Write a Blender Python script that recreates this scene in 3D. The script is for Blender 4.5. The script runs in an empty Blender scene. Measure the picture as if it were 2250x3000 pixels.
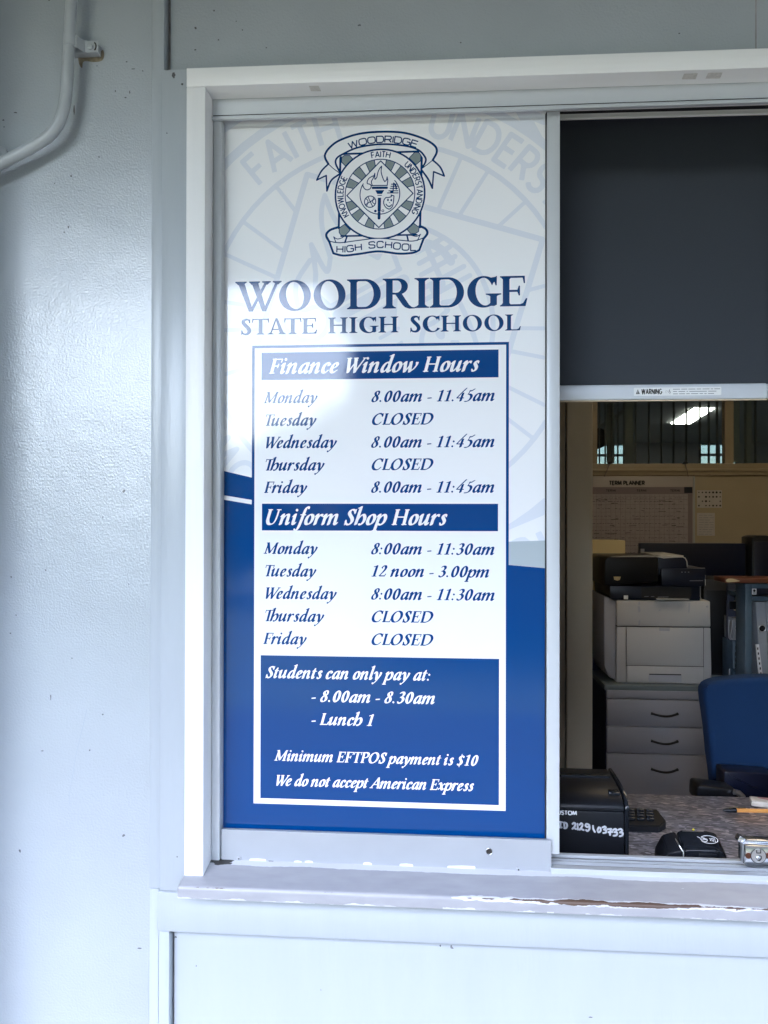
import bpy, bmesh, math, random
import numpy as np
from mathutils import Vector, Matrix
from mathutils.geometry import tessellate_polygon, delaunay_2d_cdt
random.seed(7)
R = math.radians
scene = bpy.context.scene
C = scene.collection

# ------------------------------------------------------------------ camera
CAM = Vector((0.3082376, -1.2293648, 1.55))
RIGHT = Vector((0.9973757, 0.0723781, 0.0018042))
UP = Vector((-0.0014860, -0.0044505, 0.9999890))
BACK = Vector((0.0723853, -0.9973673, -0.0043313))
FOC = 2170.0                                  # focal length in photo pixels (photo 2250 x 3000)
cd = bpy.data.cameras.new('camera'); cam = bpy.data.objects.new('camera', cd); C.objects.link(cam)
cam.matrix_world = Matrix(((RIGHT.x, UP.x, BACK.x, CAM.x), (RIGHT.y, UP.y, BACK.y, CAM.y),
                           (RIGHT.z, UP.z, BACK.z, CAM.z), (0, 0, 0, 1)))
cd.sensor_fit = 'VERTICAL'; cd.sensor_height = 36.0; cd.lens = FOC / 3000 * 36
cd.clip_start = 0.05; cd.clip_end = 2000
scene.camera = cam

# ------------------------------------------------------------------ light
SUN = Vector((-0.16, -0.44, 0.88)).normalized()          # towards the sun
world = bpy.data.worlds.new('World'); scene.world = world; world.use_nodes = True
wn = world.node_tree.nodes; wl = world.node_tree.links
sky = wn.new('ShaderNodeTexSky'); sky.sky_type = 'NISHITA'; sky.sun_disc = False
sky.sun_elevation = math.asin(SUN.z); sky.sun_rotation = math.atan2(SUN.x, SUN.y)
sky.air_density = 1.0; sky.dust_density = 2.8; sky.ozone_density = 0.6
wl.new(sky.outputs[0], wn['Background'].inputs[0]); wn['Background'].inputs[1].default_value = 0.15
ld = bpy.data.lights.new('sun', 'SUN'); ld.energy = 0.8; ld.angle = R(12); ld.color = (1.0, 0.97, 0.93)
lo = bpy.data.objects.new('sun', ld); C.objects.link(lo)
lo.rotation_euler = SUN.to_track_quat('Z', 'Y').to_euler()
scene.view_settings.view_transform = 'Standard'; scene.view_settings.look = 'None'
scene.view_settings.gamma = 1.0; scene.view_settings.exposure = 4.3
scene.cycles.use_denoising = True
scene.cycles.max_bounces = 10; scene.cycles.diffuse_bounces = 6
scene.cycles.sample_clamp_indirect = 6.0

# ------------------------------------------------------------------ pixel -> point on a real plane
def ray(px, py):
    return RIGHT * ((px - 1125) / FOC) - UP * ((py - 1500) / FOC) - BACK
def at(px, py, Y):
    d = ray(px, py); return CAM + d * ((Y - CAM.y) / d.y)
def atZ(px, py, Z):
    d = ray(px, py); return CAM + d * ((Z - CAM.z) / d.z)
def rect(px0, py0, px1, py1, Y):              # pixel rectangle -> X0, X1, Z0, Z1 on the plane y = Y
    a = at(px0, (py0 + py1) / 2, Y); b = at(px1, (py0 + py1) / 2, Y)
    c = at((px0 + px1) / 2, py1, Y); d = at((px0 + px1) / 2, py0, Y)
    return a.x, b.x, c.z, d.z

# ------------------------------------------------------------------ materials
def nt(m):
    m.use_nodes = True; return m.node_tree.nodes, m.node_tree.links
MATS = {}
def mat(name, col, rough=0.5, metal=0.0, spec=0.5, bump=None, var=0.0, varscale=6.0, coat=0.0, stretch=None,
        specks=None, emit=None, roughvar=0.0, bump2=None):
    """Principled with optional noise bump (scale, strength, distance), tone variation and dark specks."""
    m = bpy.data.materials.new(name); n, l = nt(m); b = n['Principled BSDF']
    b.inputs['Base Color'].default_value = (*col, 1); b.inputs['Roughness'].default_value = rough
    b.inputs['Metallic'].default_value = metal; b.inputs['Specular IOR Level'].default_value = spec
    if coat: b.inputs['Coat Weight'].default_value = coat; b.inputs['Coat Roughness'].default_value = 0.035
    if emit: b.inputs['Emission Color'].default_value = (*emit[0], 1); b.inputs['Emission Strength'].default_value = emit[1]
    geo = n.new('ShaderNodeNewGeometry'); vec = geo.outputs['Position']
    if stretch:
        mp = n.new('ShaderNodeMapping'); mp.inputs['Scale'].default_value = stretch
        l.new(vec, mp.inputs[0]); svec = mp.outputs[0]
    else: svec = vec
    colsock = None
    if var:
        t = n.new('ShaderNodeTexNoise'); t.inputs['Scale'].default_value = varscale; t.inputs['Detail'].default_value = 6
        l.new(svec, t.inputs['Vector'])
        mr = n.new('ShaderNodeMapRange'); mr.inputs[1].default_value = 0.3; mr.inputs[2].default_value = 0.7
        mr.inputs[3].default_value = 1 - var; mr.inputs[4].default_value = 1 + var
        l.new(t.outputs[0], mr.inputs[0])
        mx = n.new('ShaderNodeVectorMath'); mx.operation = 'SCALE'; mx.inputs[0].default_value = col
        l.new(mr.outputs[0], mx.inputs['Scale']); colsock = mx.outputs[0]
        if roughvar:
            m2 = n.new('ShaderNodeMapRange'); m2.inputs[1].default_value = 0.3; m2.inputs[2].default_value = 0.7
            m2.inputs[3].default_value = rough - roughvar; m2.inputs[4].default_value = rough + roughvar
            l.new(t.outputs[0], m2.inputs[0]); l.new(m2.outputs[0], b.inputs['Roughness'])
    if specks:
        sc, size, keep, scol = specks
        v = n.new('ShaderNodeTexVoronoi'); v.inputs['Scale'].default_value = sc
        dn = n.new('ShaderNodeTexNoise'); dn.inputs['Scale'].default_value = 220; l.new(vec, dn.inputs['Vector'])
        ds = n.new('ShaderNodeVectorMath'); ds.operation = 'SCALE'; ds.inputs['Scale'].default_value = 0.006; l.new(dn.outputs['Color'], ds.inputs[0])
        da = n.new('ShaderNodeVectorMath'); da.operation = 'ADD'; l.new(vec, da.inputs[0]); l.new(ds.outputs[0], da.inputs[1])
        l.new(da.outputs[0], v.inputs['Vector'])
        sp = n.new('ShaderNodeSeparateColor'); l.new(v.outputs['Color'], sp.inputs[0])
        szr = n.new('ShaderNodeMath'); szr.operation = 'MULTIPLY'; szr.inputs[1].default_value = size; l.new(sp.outputs[1], szr.inputs[0])
        a = n.new('ShaderNodeMath'); a.operation = 'LESS_THAN'; l.new(v.outputs['Distance'], a.inputs[0]); l.new(szr.outputs[0], a.inputs[1])
        k = n.new('ShaderNodeMath'); k.operation = 'LESS_THAN'; l.new(sp.outputs[0], k.inputs[0]); k.inputs[1].default_value = keep
        mu = n.new('ShaderNodeMath'); mu.operation = 'MULTIPLY'; l.new(a.outputs[0], mu.inputs[0]); l.new(k.outputs[0], mu.inputs[1])
        mx = n.new('ShaderNodeMix'); mx.data_type = 'RGBA'
        l.new(mu.outputs[0], mx.inputs[0]); mx.inputs[7].default_value = (*scol, 1)
        if colsock: l.new(colsock, mx.inputs[6])
        else: mx.inputs[6].default_value = (*col, 1)
        colsock = mx.outputs[2]
    if colsock: l.new(colsock, b.inputs['Base Color'])
    prev = None
    for bp in (bump, bump2):
        if not bp: continue
        t = n.new('ShaderNodeTexNoise'); t.inputs['Scale'].default_value = bp[0]; t.inputs['Detail'].default_value = 2.5
        l.new(svec if bp is bump else vec, t.inputs['Vector'])
        bn = n.new('ShaderNodeBump'); bn.inputs['Strength'].default_value = bp[1]; bn.inputs['Distance'].default_value = bp[2]
        l.new(t.outputs[0], bn.inputs['Height'])
        if prev: l.new(prev, bn.inputs['Normal'])
        prev = bn.outputs[0]
    if prev:
        l.new(prev, b.inputs['Normal'])
        if coat: l.new(prev, b.inputs['Coat Normal'])
    MATS[name] = m; return m

DK = (0.05, 0.05, 0.055)
mat('wall_paint', (0.378, 0.418, 0.455), 0.21, spec=0.8, bump=(300, 0.38, 0.0016), var=0.05, varscale=5, specks=(17, 0.075, 0.45, (0.13, 0.14, 0.15)), bump2=(14, 0.3, 0.004))
mat('smooth_paint', (0.40, 0.440, 0.478), 0.30, bump=(70, 0.35, 0.0010), stretch=(3, 3, 0.5), var=0.02, varscale=9, specks=(15, 0.06, 0.35, (0.13, 0.14, 0.15)))
mat('board_paint', (0.36, 0.405, 0.455), 0.33, bump=(120, 0.10, 0.0006), stretch=(0.15, 1, 1), var=0.02, varscale=7)
mat('white_paint', (0.80, 0.81, 0.82), 0.38, bump=(160, 0.5, 0.0010), stretch=(1.5, 1.5, 0.06), var=0.025, varscale=20, specks=(30, 0.05, 0.12, (0.35, 0.34, 0.3)))
mat('white_paint_across', (0.80, 0.81, 0.815), 0.38, bump=(160, 0.45, 0.0010), stretch=(0.06, 1.5, 1.5), var=0.03, varscale=14, specks=(30, 0.06, 0.15, (0.35, 0.34, 0.3)))
mat('gap_dark', (0.24, 0.225, 0.22), 0.8, var=0.35, varscale=40)
mat('aluminium', (0.52, 0.55, 0.58), 0.42, metal=0.3, bump=(200, 0.05, 0.0004), stretch=(0.05, 1, 1), var=0.02, varscale=12, roughvar=0.05)
mat('aluminium_upright', (0.53, 0.56, 0.585), 0.40, metal=0.12, bump=(260, 0.06, 0.0004), stretch=(1, 1, 0.03), var=0.02, varscale=12)
mat('plate_grey', (0.36, 0.38, 0.41), 0.45, metal=0.2, var=0.03, varscale=18, bump=(60, 0.08, 0.0005))
mat('channel_dark', (0.10, 0.105, 0.11), 0.5, metal=0.3, var=0.3, varscale=60)
mat('rail_light', (0.75, 0.76, 0.75), 0.45, metal=0.05)
mat('track_metal', (0.48, 0.49, 0.51), 0.30, metal=0.8, var=0.15, varscale=60, stretch=(0.1, 1, 1))
mat('tape_ghost', (0.60, 0.585, 0.55), 0.55, var=0.12, varscale=200)
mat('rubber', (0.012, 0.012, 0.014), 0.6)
mat('dirt', (0.03, 0.026, 0.022), 0.9, var=0.4, varscale=200)
GLOSS = dict(rough=0.055, spec=0.38, coat=0.08, bump=(300, 0.10, 0.0004), bump2=(12, 0.03, 0.003))
mat('vinyl_white', (0.80, 0.815, 0.835), **GLOSS)
mat('vinyl_blue', (0.0002, 0.047, 0.190), **GLOSS)
mat('vinyl_navy', (0.0003, 0.035, 0.135), **GLOSS)
mat('vinyl_grey', (0.40, 0.46, 0.49), **GLOSS)
mat('vinyl_crest_grey', (0.22, 0.27, 0.28), **GLOSS)
mat('vinyl_watermark', (0.675, 0.715, 0.785), **GLOSS)
mat('conduit_paint', (0.40, 0.435, 0.465), 0.33, bump=(120, 0.15, 0.0005), var=0.05, varscale=30, specks=(60, 0.12, 0.25, (0.2, 0.19, 0.16)))
mat('steel', (0.55, 0.55, 0.55), 0.3, metal=0.9)
mat('rust', (0.20, 0.17, 0.12), 0.9, var=0.3, varscale=120)
mat('chrome', (0.62, 0.63, 0.65), 0.18, metal=0.95, bump=(90, 0.05, 0.0003))
mat('copper_pin', (0.13, 0.05, 0.03), 0.4, metal=0.7)
mat('blind_fabric', (0.027, 0.034, 0.046), 0.75, bump=(900, 0.25, 0.0006), var=0.06, varscale=400)
mat('blind_bar', (0.62, 0.66, 0.72), 0.42, metal=0.2)
mat('sticker', (0.80, 0.82, 0.84), 0.5)
mat('ink_black', (0.012, 0.012, 0.016), 0.6)
mat('ink_grey', (0.25, 0.26, 0.30), 0.7)
mat('cream_wall', (0.40, 0.335, 0.235), 0.6, bump=(120, 0.1, 0.0006), var=0.03)
mat('cream_trim', (0.36, 0.295, 0.20), 0.45, var=0.03)
mat('paint_chip', (0.09, 0.09, 0.095), 0.7)
mat('paint_crack', (0.30, 0.345, 0.395), 0.6)
mat('tan_panel', (0.62, 0.52, 0.37), 0.55, var=0.03, bump=(200, 0.06, 0.0005))
mat('ceiling_tile', (0.55, 0.55, 0.53), 0.8, bump=(60, 0.2, 0.002))
mat('carpet', (0.08, 0.09, 0.11), 0.95, bump=(400, 0.5, 0.003), var=0.2, varscale=200)
mat('room_grey', (0.42, 0.44, 0.44), 0.7)
mat('blind_strip', (0.36, 0.37, 0.36), 0.6)
mat('planner_board', (0.40, 0.36, 0.34), 0.4)
mat('planner_head', (0.22, 0.18, 0.20), 0.5)
mat('planner_line', (0.20, 0.17, 0.16), 0.6)
mat('paper', (0.50, 0.47, 0.46), 0.7, var=0.04, varscale=30)
mat('paper_purple', (0.38, 0.34, 0.36), 0.7, var=0.06, varscale=60)
mat('navy_plastic', (0.004, 0.007, 0.024), 0.35)
mat('black_plastic', (0.006, 0.007, 0.010), 0.38, spec=0.35, bump=(900, 0.08, 0.0003))
mat('black_gloss', (0.010, 0.012, 0.016), 0.16)
mat('dark_case', (0.005, 0.009, 0.024), 0.35, bump=(700, 0.05, 0.0003))
mat('printer_white', (0.52, 0.51, 0.495), 0.5, var=0.02, bump=(500, 0.04, 0.0003))
mat('seam', (0.03, 0.03, 0.03), 0.8)
mat('tray_dim', (0.42, 0.43, 0.47), 0.5)
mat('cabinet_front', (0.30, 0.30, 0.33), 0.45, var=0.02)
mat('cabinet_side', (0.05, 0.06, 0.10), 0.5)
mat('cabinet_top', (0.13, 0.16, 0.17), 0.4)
mat('green_tray', (0.02, 0.20, 0.03), 0.4)
mat('navy_box', (0.012, 0.018, 0.07), 0.5)
mat('cream_carton', (0.56, 0.47, 0.27), 0.7)
mat('chair_fabric', (0.002, 0.032, 0.108), 0.9, bump=(500, 0.6, 0.0012), var=0.06, varscale=300)
mat('shelf_laminate', (0.06, 0.10, 0.14), 0.45)
mat('binder_grey', (0.26, 0.28, 0.31), 0.6, bump=(900, 0.2, 0.0004), var=0.12, varscale=500)
mat('metal_white', (0.6, 0.6, 0.62), 0.4)
mat('orange_cover', (0.12, 0.038, 0.018), 0.5, var=0.08, varscale=40)
mat('pen_orange', (0.72, 0.33, 0.09), 0.3)
mat('eraser_cream', (0.62, 0.56, 0.48), 0.6, var=0.1, varscale=60)
mat('eraser_pink', (0.40, 0.20, 0.20), 0.6, var=0.3, varscale=90)
mat('paint_pen', (0.50, 0.51, 0.54), 0.5, var=0.2, varscale=160)
mat('yellow_led', (0.5, 0.42, 0.03), 0.3)
mat('symbol_white', (0.75, 0.76, 0.78), 0.4)
mat('paving', (0.022, 0.0205, 0.0185), 0.85, bump=(30, 0.3, 0.004), var=0.12, varscale=3)
mat('grass_mat', (0.05, 0.07, 0.03), 0.9, var=0.3, varscale=2)
mat('soffit_paint', (0.16, 0.17, 0.18), 0.6, bump=(60, 0.1, 0.001))
mat('dark_brick', (0.12, 0.085, 0.07), 0.85, bump=(40, 0.4, 0.006), var=0.2, varscale=12)
mat('roof_sheet', (0.14, 0.15, 0.16), 0.5)
mat('window_dark', (0.02, 0.025, 0.03), 0.08)
mat('leaf', (0.045, 0.085, 0.025), 0.6, var=0.4, varscale=4)
mat('bark', (0.12, 0.09, 0.06), 0.9, var=0.3, varscale=20)
mat('light_panel', (0.9, 0.88, 0.82), 0.5, emit=((1.0, 0.95, 0.86), 3.4))
mat('office_fill_light', (0.9, 0.86, 0.75), 0.5, emit=((1.0, 0.82, 0.56), 0.46))

# speckled laminate for the counter
def counter_mat():
    m = bpy.data.materials.new('speckled_laminate'); n, l = nt(m); b = n['Principled BSDF']
    geo = n.new('ShaderNodeNewGeometry')
    mp = n.new('ShaderNodeMapping'); mp.inputs['Rotation'].default_value = (0, 0, 0.5); mp.inputs['Scale'].default_value = (0.45, 1, 1); l.new(geo.outputs['Position'], mp.inputs[0])
    v = n.new('ShaderNodeTexVoronoi'); v.inputs['Scale'].default_value = 210; l.new(mp.outputs[0], v.inputs['Vector'])
    sp = n.new('ShaderNodeSeparateColor'); l.new(v.outputs['Color'], sp.inputs[0])
    cr = n.new('ShaderNodeValToRGB'); l.new(sp.outputs[0], cr.inputs[0])
    e = cr.color_ramp.elements; e[0].position = 0.0; e[0].color = (0.11, 0.104, 0.106, 1); e[1].position = 1.0; e[1].color = (0.95, 0.90, 0.89, 1)
    for p, c in ((0.35, (0.235, 0.222, 0.220)), (0.7, (0.31, 0.292, 0.295)), (0.90, (0.55, 0.51, 0.50))):
        k = e.new(p); k.color = (*c, 1)
    cr.color_ramp.interpolation = 'CONSTANT'
    t = n.new('ShaderNodeTexNoise'); t.inputs['Scale'].default_value = 9; t.inputs['Detail'].default_value = 5; l.new(geo.outputs['Position'], t.inputs['Vector'])
    c2 = n.new('ShaderNodeValToRGB'); l.new(t.outputs[0], c2.inputs[0])
    e = c2.color_ramp.elements; e[0].position = 0.35; e[0].color = (1.10, 0.98, 0.90, 1); e[1].position = 0.65; e[1].color = (0.92, 0.96, 1.12, 1)
    mx = n.new('ShaderNodeMix'); mx.data_type = 'RGBA'; mx.blend_type = 'MULTIPLY'; mx.inputs[0].default_value = 1
    l.new(cr.outputs[0], mx.inputs[6]); l.new(c2.outputs[0], mx.inputs[7]); l.new(mx.outputs[2], b.inputs['Base Color'])
    b.inputs['Roughness'].default_value = 0.35
    MATS['speckled_laminate'] = m
counter_mat()

# sill paint: UV u = metres along, v = metres round the profile from the back
def sill_mat(vnose, vfront):
    m = bpy.data.materials.new('sill_paint'); n, l = nt(m); b = n['Principled BSDF']
    uv = n.new('ShaderNodeUVMap'); sx = n.new('ShaderNodeSeparateXYZ'); l.new(uv.outputs[0], sx.inputs[0])
    def math_(op, a, b_=None, clamp=False):
        k = n.new('ShaderNodeMath'); k.operation = op; k.use_clamp = clamp
        for i, q in enumerate((a, b_)):
            if q is None: continue
            if isinstance(q, (int, float)): k.inputs[i].default_value = q
            else: l.new(q, k.inputs[i])
        return k.outputs[0]
    def noise(scale, su=1.0, sv=1.0, detail=5, off=0.0):
        mp = n.new('ShaderNodeMapping'); mp.inputs['Scale'].default_value = (su, sv, 1); mp.inputs['Location'].default_value = (off, off, 0)
        l.new(uv.outputs[0], mp.inputs[0])
        t = n.new('ShaderNodeTexNoise'); t.inputs['Scale'].default_value = scale; t.inputs['Detail'].default_value = detail
        l.new(mp.outputs[0], t.inputs['Vector']); return t.outputs[0]
    u, v = sx.outputs[0], sx.outputs[1]
    n1 = noise(70, 0.5, 1.0, 8); n2 = noise(9, 1, 0.01, 3, 5.0); n3 = noise(260, 0.35, 1.0, 6, 2.0)
    # distance from the nose edge, made ragged
    dn = math_('ABSOLUTE', math_('SUBTRACT', v, vnose))
    dn = math_('ADD', dn, math_('MULTIPLY', math_('SUBTRACT', n1, 0.5), 0.010))
    dn = math_('ADD', dn, math_('MULTIPLY', math_('SUBTRACT', n3, 0.5), 0.004))
    # how far the wear reaches at each u: little on the left, most around u = 0.40..0.72
    hump = math_('SUBTRACT', 1.0, math_('POWER', math_('DIVIDE', math_('ABSOLUTE', math_('SUBTRACT', u, 0.56)), 0.24), 2.0), True)
    tail = math_('SUBTRACT', math_('MULTIPLY', math_('GREATER_THAN', u, 0.33), 0.0038), 0.0022)
    wide = math_('ADD', math_('ADD', math_('MULTIPLY', hump, 0.0042), tail), math_('MULTIPLY', math_('SUBTRACT', n2, 0.52), 0.005))
    white = math_('LESS_THAN', dn, wide)
    brown = math_('LESS_THAN', math_('ADD', dn, math_('MULTIPLY', math_('SUBTRACT', noise(38, 0.45, 1.0, 7, 6.0), 0.5), 0.011)), math_('SUBTRACT', math_('MULTIPLY', hump, 0.0052), 0.0020))
    tailb = math_('MULTIPLY', math_('GREATER_THAN', u, 0.66), math_('LESS_THAN', dn, math_('MULTIPLY', math_('SUBTRACT', n2, 0.47), 0.016)))
    brown = math_('MAXIMUM', brown, tailb)
    # lower edge of the front face: small white chips
    de = math_('ADD', math_('SUBTRACT', vfront, v), math_('MULTIPLY', math_('SUBTRACT', n1, 0.5), 0.014))
    chips = math_('MULTIPLY', math_('LESS_THAN', de, 0.0008), math_('GREATER_THAN', n2, 0.45))
    # white caulk where the sill meets the frame
    ck = math_('ADD', v, math_('MULTIPLY', math_('SUBTRACT', noise(7, 1, 0.01, 4, 9.0), 0.5), 0.020))
    ck = math_('ADD', ck, math_('MULTIPLY', math_('SUBTRACT', n3, 0.5), 0.003))
    caulk = math_('MULTIPLY', math_('LESS_THAN', ck, 0.0085), math_('GREATER_THAN', u, -0.030))
    caulk = math_('MAXIMUM', caulk, math_('MULTIPLY', math_('LESS_THAN', v, 0.0045), math_('GREATER_THAN', u, -0.030)))
    # a few chips on the top
    isl = math_('MULTIPLY', math_('GREATER_THAN', noise(55, 0.6, 1, 4, 14.0), 0.69), math_('LESS_THAN', math_('ABSOLUTE', math_('SUBTRACT', u, 0.62)), 0.09))
    isl = math_('MULTIPLY', isl, math_('LESS_THAN', v, vnose))
    w = math_('MAXIMUM', math_('MAXIMUM', white, chips), math_('MAXIMUM', caulk, isl))
    # dirt in the left back corner
    cx = math_('ADD', math_('POWER', math_('DIVIDE', math_('ADD', u, 0.048), 0.020), 2.0), math_('POWER', math_('DIVIDE', v, 0.010), 2.0))
    cx = math_('ADD', cx, math_('MULTIPLY', math_('SUBTRACT', n3, 0.5), 2.2))
    dirt = math_('LESS_THAN', cx, 0.9)
    tone = n.new('ShaderNodeValToRGB'); l.new(noise(18, 1, 3, 6, 3.0), tone.inputs[0])
    e = tone.color_ramp.elements; e[0].position = 0.3; e[0].color = (0.30, 0.305, 0.335, 1); e[1].position = 0.7; e[1].color = (0.355, 0.36, 0.385, 1)
    col = tone.outputs[0]
    for mask, c in ((w, (0.56, 0.57, 0.60)), (brown, (0.085, 0.05, 0.035)), (dirt, (0.03, 0.028, 0.026))):
        mx = n.new('ShaderNodeMix'); mx.data_type = 'RGBA'; l.new(mask, mx.inputs[0]); l.new(col, mx.inputs[6]); mx.inputs[7].default_value = (*c, 1); col = mx.outputs[2]
    l.new(col, b.inputs['Base Color']); b.inputs['Roughness'].default_value = 0.38
    hb = math_('ADD', math_('MULTIPLY', w, -0.6), math_('MULTIPLY', brown, -0.6))
    hb = math_('ADD', hb, math_('MULTIPLY', noise(150, 0.06, 1.0, 3, 1.0), 0.35))
    bn = n.new('ShaderNodeBump'); bn.inputs['Strength'].default_value = 0.5; bn.inputs['Distance'].default_value = 0.0008
    l.new(hb, bn.inputs['Height']); l.new(bn.outputs[0], b.inputs['Normal'])
    MATS['sill_paint'] = m

# thin clear pane
def pane_mat():
    m = bpy.data.materials.new('clear_pane'); n, l = nt(m); n.remove(n['Principled BSDF'])
    t = n.new('ShaderNodeBsdfTransparent'); t.inputs[0].default_value = (0.72, 0.76, 0.75, 1)
    g = n.new('ShaderNodeBsdfGlossy'); g.inputs['Roughness'].default_value = 0.02
    fr = n.new('ShaderNodeFresnel'); fr.inputs[0].default_value = 1.45
    mx = n.new('ShaderNodeMixShader'); l.new(fr.outputs[0], mx.inputs[0]); l.new(t.outputs[0], mx.inputs[1]); l.new(g.outputs[0], mx.inputs[2])
    l.new(mx.outputs[0], n['Material Output'].inputs[0]); MATS['clear_pane'] = m
pane_mat()
def tint_mat():
    m = MATS['clear_pane'].copy(); m.name = 'dimming_pane'; MATS['dimming_pane'] = m
    [q for q in m.node_tree.nodes if q.type == 'BSDF_TRANSPARENT'][0].inputs[0].default_value = (0.30, 0.33, 0.335, 1)  # darker tint put into the pane to dim the far daylight
tint_mat()

# ------------------------------------------------------------------ object helpers
def thing(name, label, cat, loc=(0, 0, 0), group=None, rotz=0.0):
    o = bpy.data.objects.new(name, None); C.objects.link(o); o.location = loc; o.rotation_euler = (0, 0, rotz)
    o.empty_display_size = 0.05
    o['label'] = label; o['category'] = cat
    if group: o['group'] = group
    return o
def tag(o, label, cat, group=None):
    o['label'] = label; o['category'] = cat
    if group: o['group'] = group
    return o
def struct(o): o['kind'] = 'structure'; return o
def link(name, me, m, parent=None, smooth=False, label=None):
    o = bpy.data.objects.new(name, me); C.objects.link(o)
    if m: me.materials.append(MATS[m])
    if smooth:
        for p in me.polygons: p.use_smooth = True
    if parent:
        o.parent = parent
        inv = parent_world(parent).inverted(); o.matrix_parent_inverse = inv
    if label: o['label'] = label
    return o
def parent_world(p):
    M = Matrix.LocRotScale(p.location, p.rotation_euler, p.scale)
    return (parent_world(p.parent) @ p.matrix_parent_inverse @ M) if p.parent else M

class MB:
    """collects boxes, prisms, tubes (world coordinates) into one mesh"""
    def __init__(s): s.bm = bmesh.new()
    def box(s, x0, x1, y0, y1, z0, z1, bev=0.0, seg=2):
        b = bmesh.new()
        r = bmesh.ops.create_cube(b, size=1)
        for v in b.verts:
            v.co = Vector((x0 + (v.co.x + .5) * (x1 - x0), y0 + (v.co.y + .5) * (y1 - y0), z0 + (v.co.z + .5) * (z1 - z0)))
        if bev: bmesh.ops.bevel(b, geom=list(b.edges), offset=bev, segments=seg, profile=0.5, affect='EDGES')
        s._add(b); return s
    def _add(s, b, M=None):
        me = bpy.data.meshes.new('t')
        if M is not None: b.transform(M)
        bmesh.ops.recalc_face_normals(b, faces=b.faces)
        b.to_mesh(me); b.free(); s.bm.from_mesh(me); bpy.data.meshes.remove(me)
    def prism(s, pts, a0, a1, axis='y', bev=0.0, seg=2):
        """polygon pts extruded along an axis: y -> pts are (x, z); x -> (y, z); z -> (x, y)"""
        b = bmesh.new()
        f = {'y': lambda p, a: (p[0], a, p[1]), 'x': lambda p, a: (a, p[0], p[1]), 'z': lambda p, a: (p[0], p[1], a)}[axis]
        lo_ = [b.verts.new(f(p, a0)) for p in pts]; hi = [b.verts.new(f(p, a1)) for p in pts]
        n = len(pts)
        b.faces.new(lo_); b.faces.new(hi[::-1])
        for i in range(n): b.faces.new((lo_[i], hi[i], hi[(i + 1) % n], lo_[(i + 1) % n]))
        bmesh.ops.recalc_face_normals(b, faces=b.faces)
        if bev: bmesh.ops.bevel(b, geom=list(b.edges), offset=bev, segments=seg, profile=0.5, affect='EDGES')
        s._add(b); return s
    def tube(s, path, r, n=20, caps=True):
        path = [Vector(p) for p in path]; rs = r if isinstance(r, (list, tuple)) else [r] * len(path)
        b = bmesh.new(); rings = []
        ref = Vector((0, 1, 0.01)).normalized()
        for i, p in enumerate(path):
            t = (path[min(i + 1, len(path) - 1)] - path[max(i - 1, 0)]).normalized()
            q = ref if abs(t.dot(ref)) < 0.95 else Vector((1, 0, 0))
            a = t.cross(q).normalized(); c = t.cross(a).normalized()
            rings.append([b.verts.new(p + (a * math.cos(k * 2 * math.pi / n) + c * math.sin(k * 2 * math.pi / n)) * rs[i]) for k in range(n)])
        for i in range(len(rings) - 1):
            for k in range(n): b.faces.new((rings[i][k], rings[i][(k + 1) % n], rings[i + 1][(k + 1) % n], rings[i + 1][k]))
        if caps: b.faces.new(rings[0]); b.faces.new(rings[-1][::-1])
        s._add(b); return s
    def disc(s, c, r, d, axis='y', n=28, r2=None):
        """cylinder with its axis along y (or z), centre of front face c, depth d"""
        e = {'y': Vector((0, 1, 0)), 'z': Vector((0, 0, 1)), 'x': Vector((1, 0, 0))}[axis]; c = Vector(c)
        s.tube([c, c + e * d], [r, r2 or r], n); return s
    def dome(s, c, r, h, n=20):
        """flat button facing -y"""
        c = Vector(c); b = bmesh.new(); bmesh.ops.create_uvsphere(b, u_segments=n, v_segments=10, radius=1)
        s._add(b, Matrix.Translation(c) @ Matrix.Diagonal((r, h, r, 1))); return s
    def transform(s, M): s.bm.transform(M); return s
    def build(s, name, m, parent=None, smooth=False, label=None):
        me = bpy.data.meshes.new(name); s.bm.to_mesh(me); s.bm.free()
        o = link(name, me, m, parent, label=label)
        if smooth:
            for p in me.polygons: p.use_smooth = True
            if hasattr(me, 'set_sharp_from_angle'): me.set_sharp_from_angle(angle=R(35))
        return o
def bx(name, m, parent, x0, x1, y0, y1, z0, z1, bev=0.0, label=None, seg=2):
    return MB().box(x0, x1, y0, y1, z0, z1, bev, seg).build(name, m, parent, smooth=bool(bev), label=label)

def crom(pts, n=7, closed=False):
    """Catmull-Rom through points of any dimension"""
    P = [np.array(p, float) for p in pts]; k = len(P)
    if k < 3 and not closed: return P
    out = []
    for i in range(k if closed else k - 1):
        if closed: a, b, c, d = P[(i - 1) % k], P[i], P[(i + 1) % k], P[(i + 2) % k]
        else: a, b, c, d = P[max(i - 1, 0)], P[i], P[i + 1], P[min(i + 2, k - 1)]
        for j in range(n):
            t = j / n
            out.append(0.5 * ((2 * b) + (c - a) * t + (2 * a - 5 * b + 4 * c - d) * t * t + (3 * b - a - 3 * c + d) * t ** 3))
    if not closed: out.append(P[-1])
    return out

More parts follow.
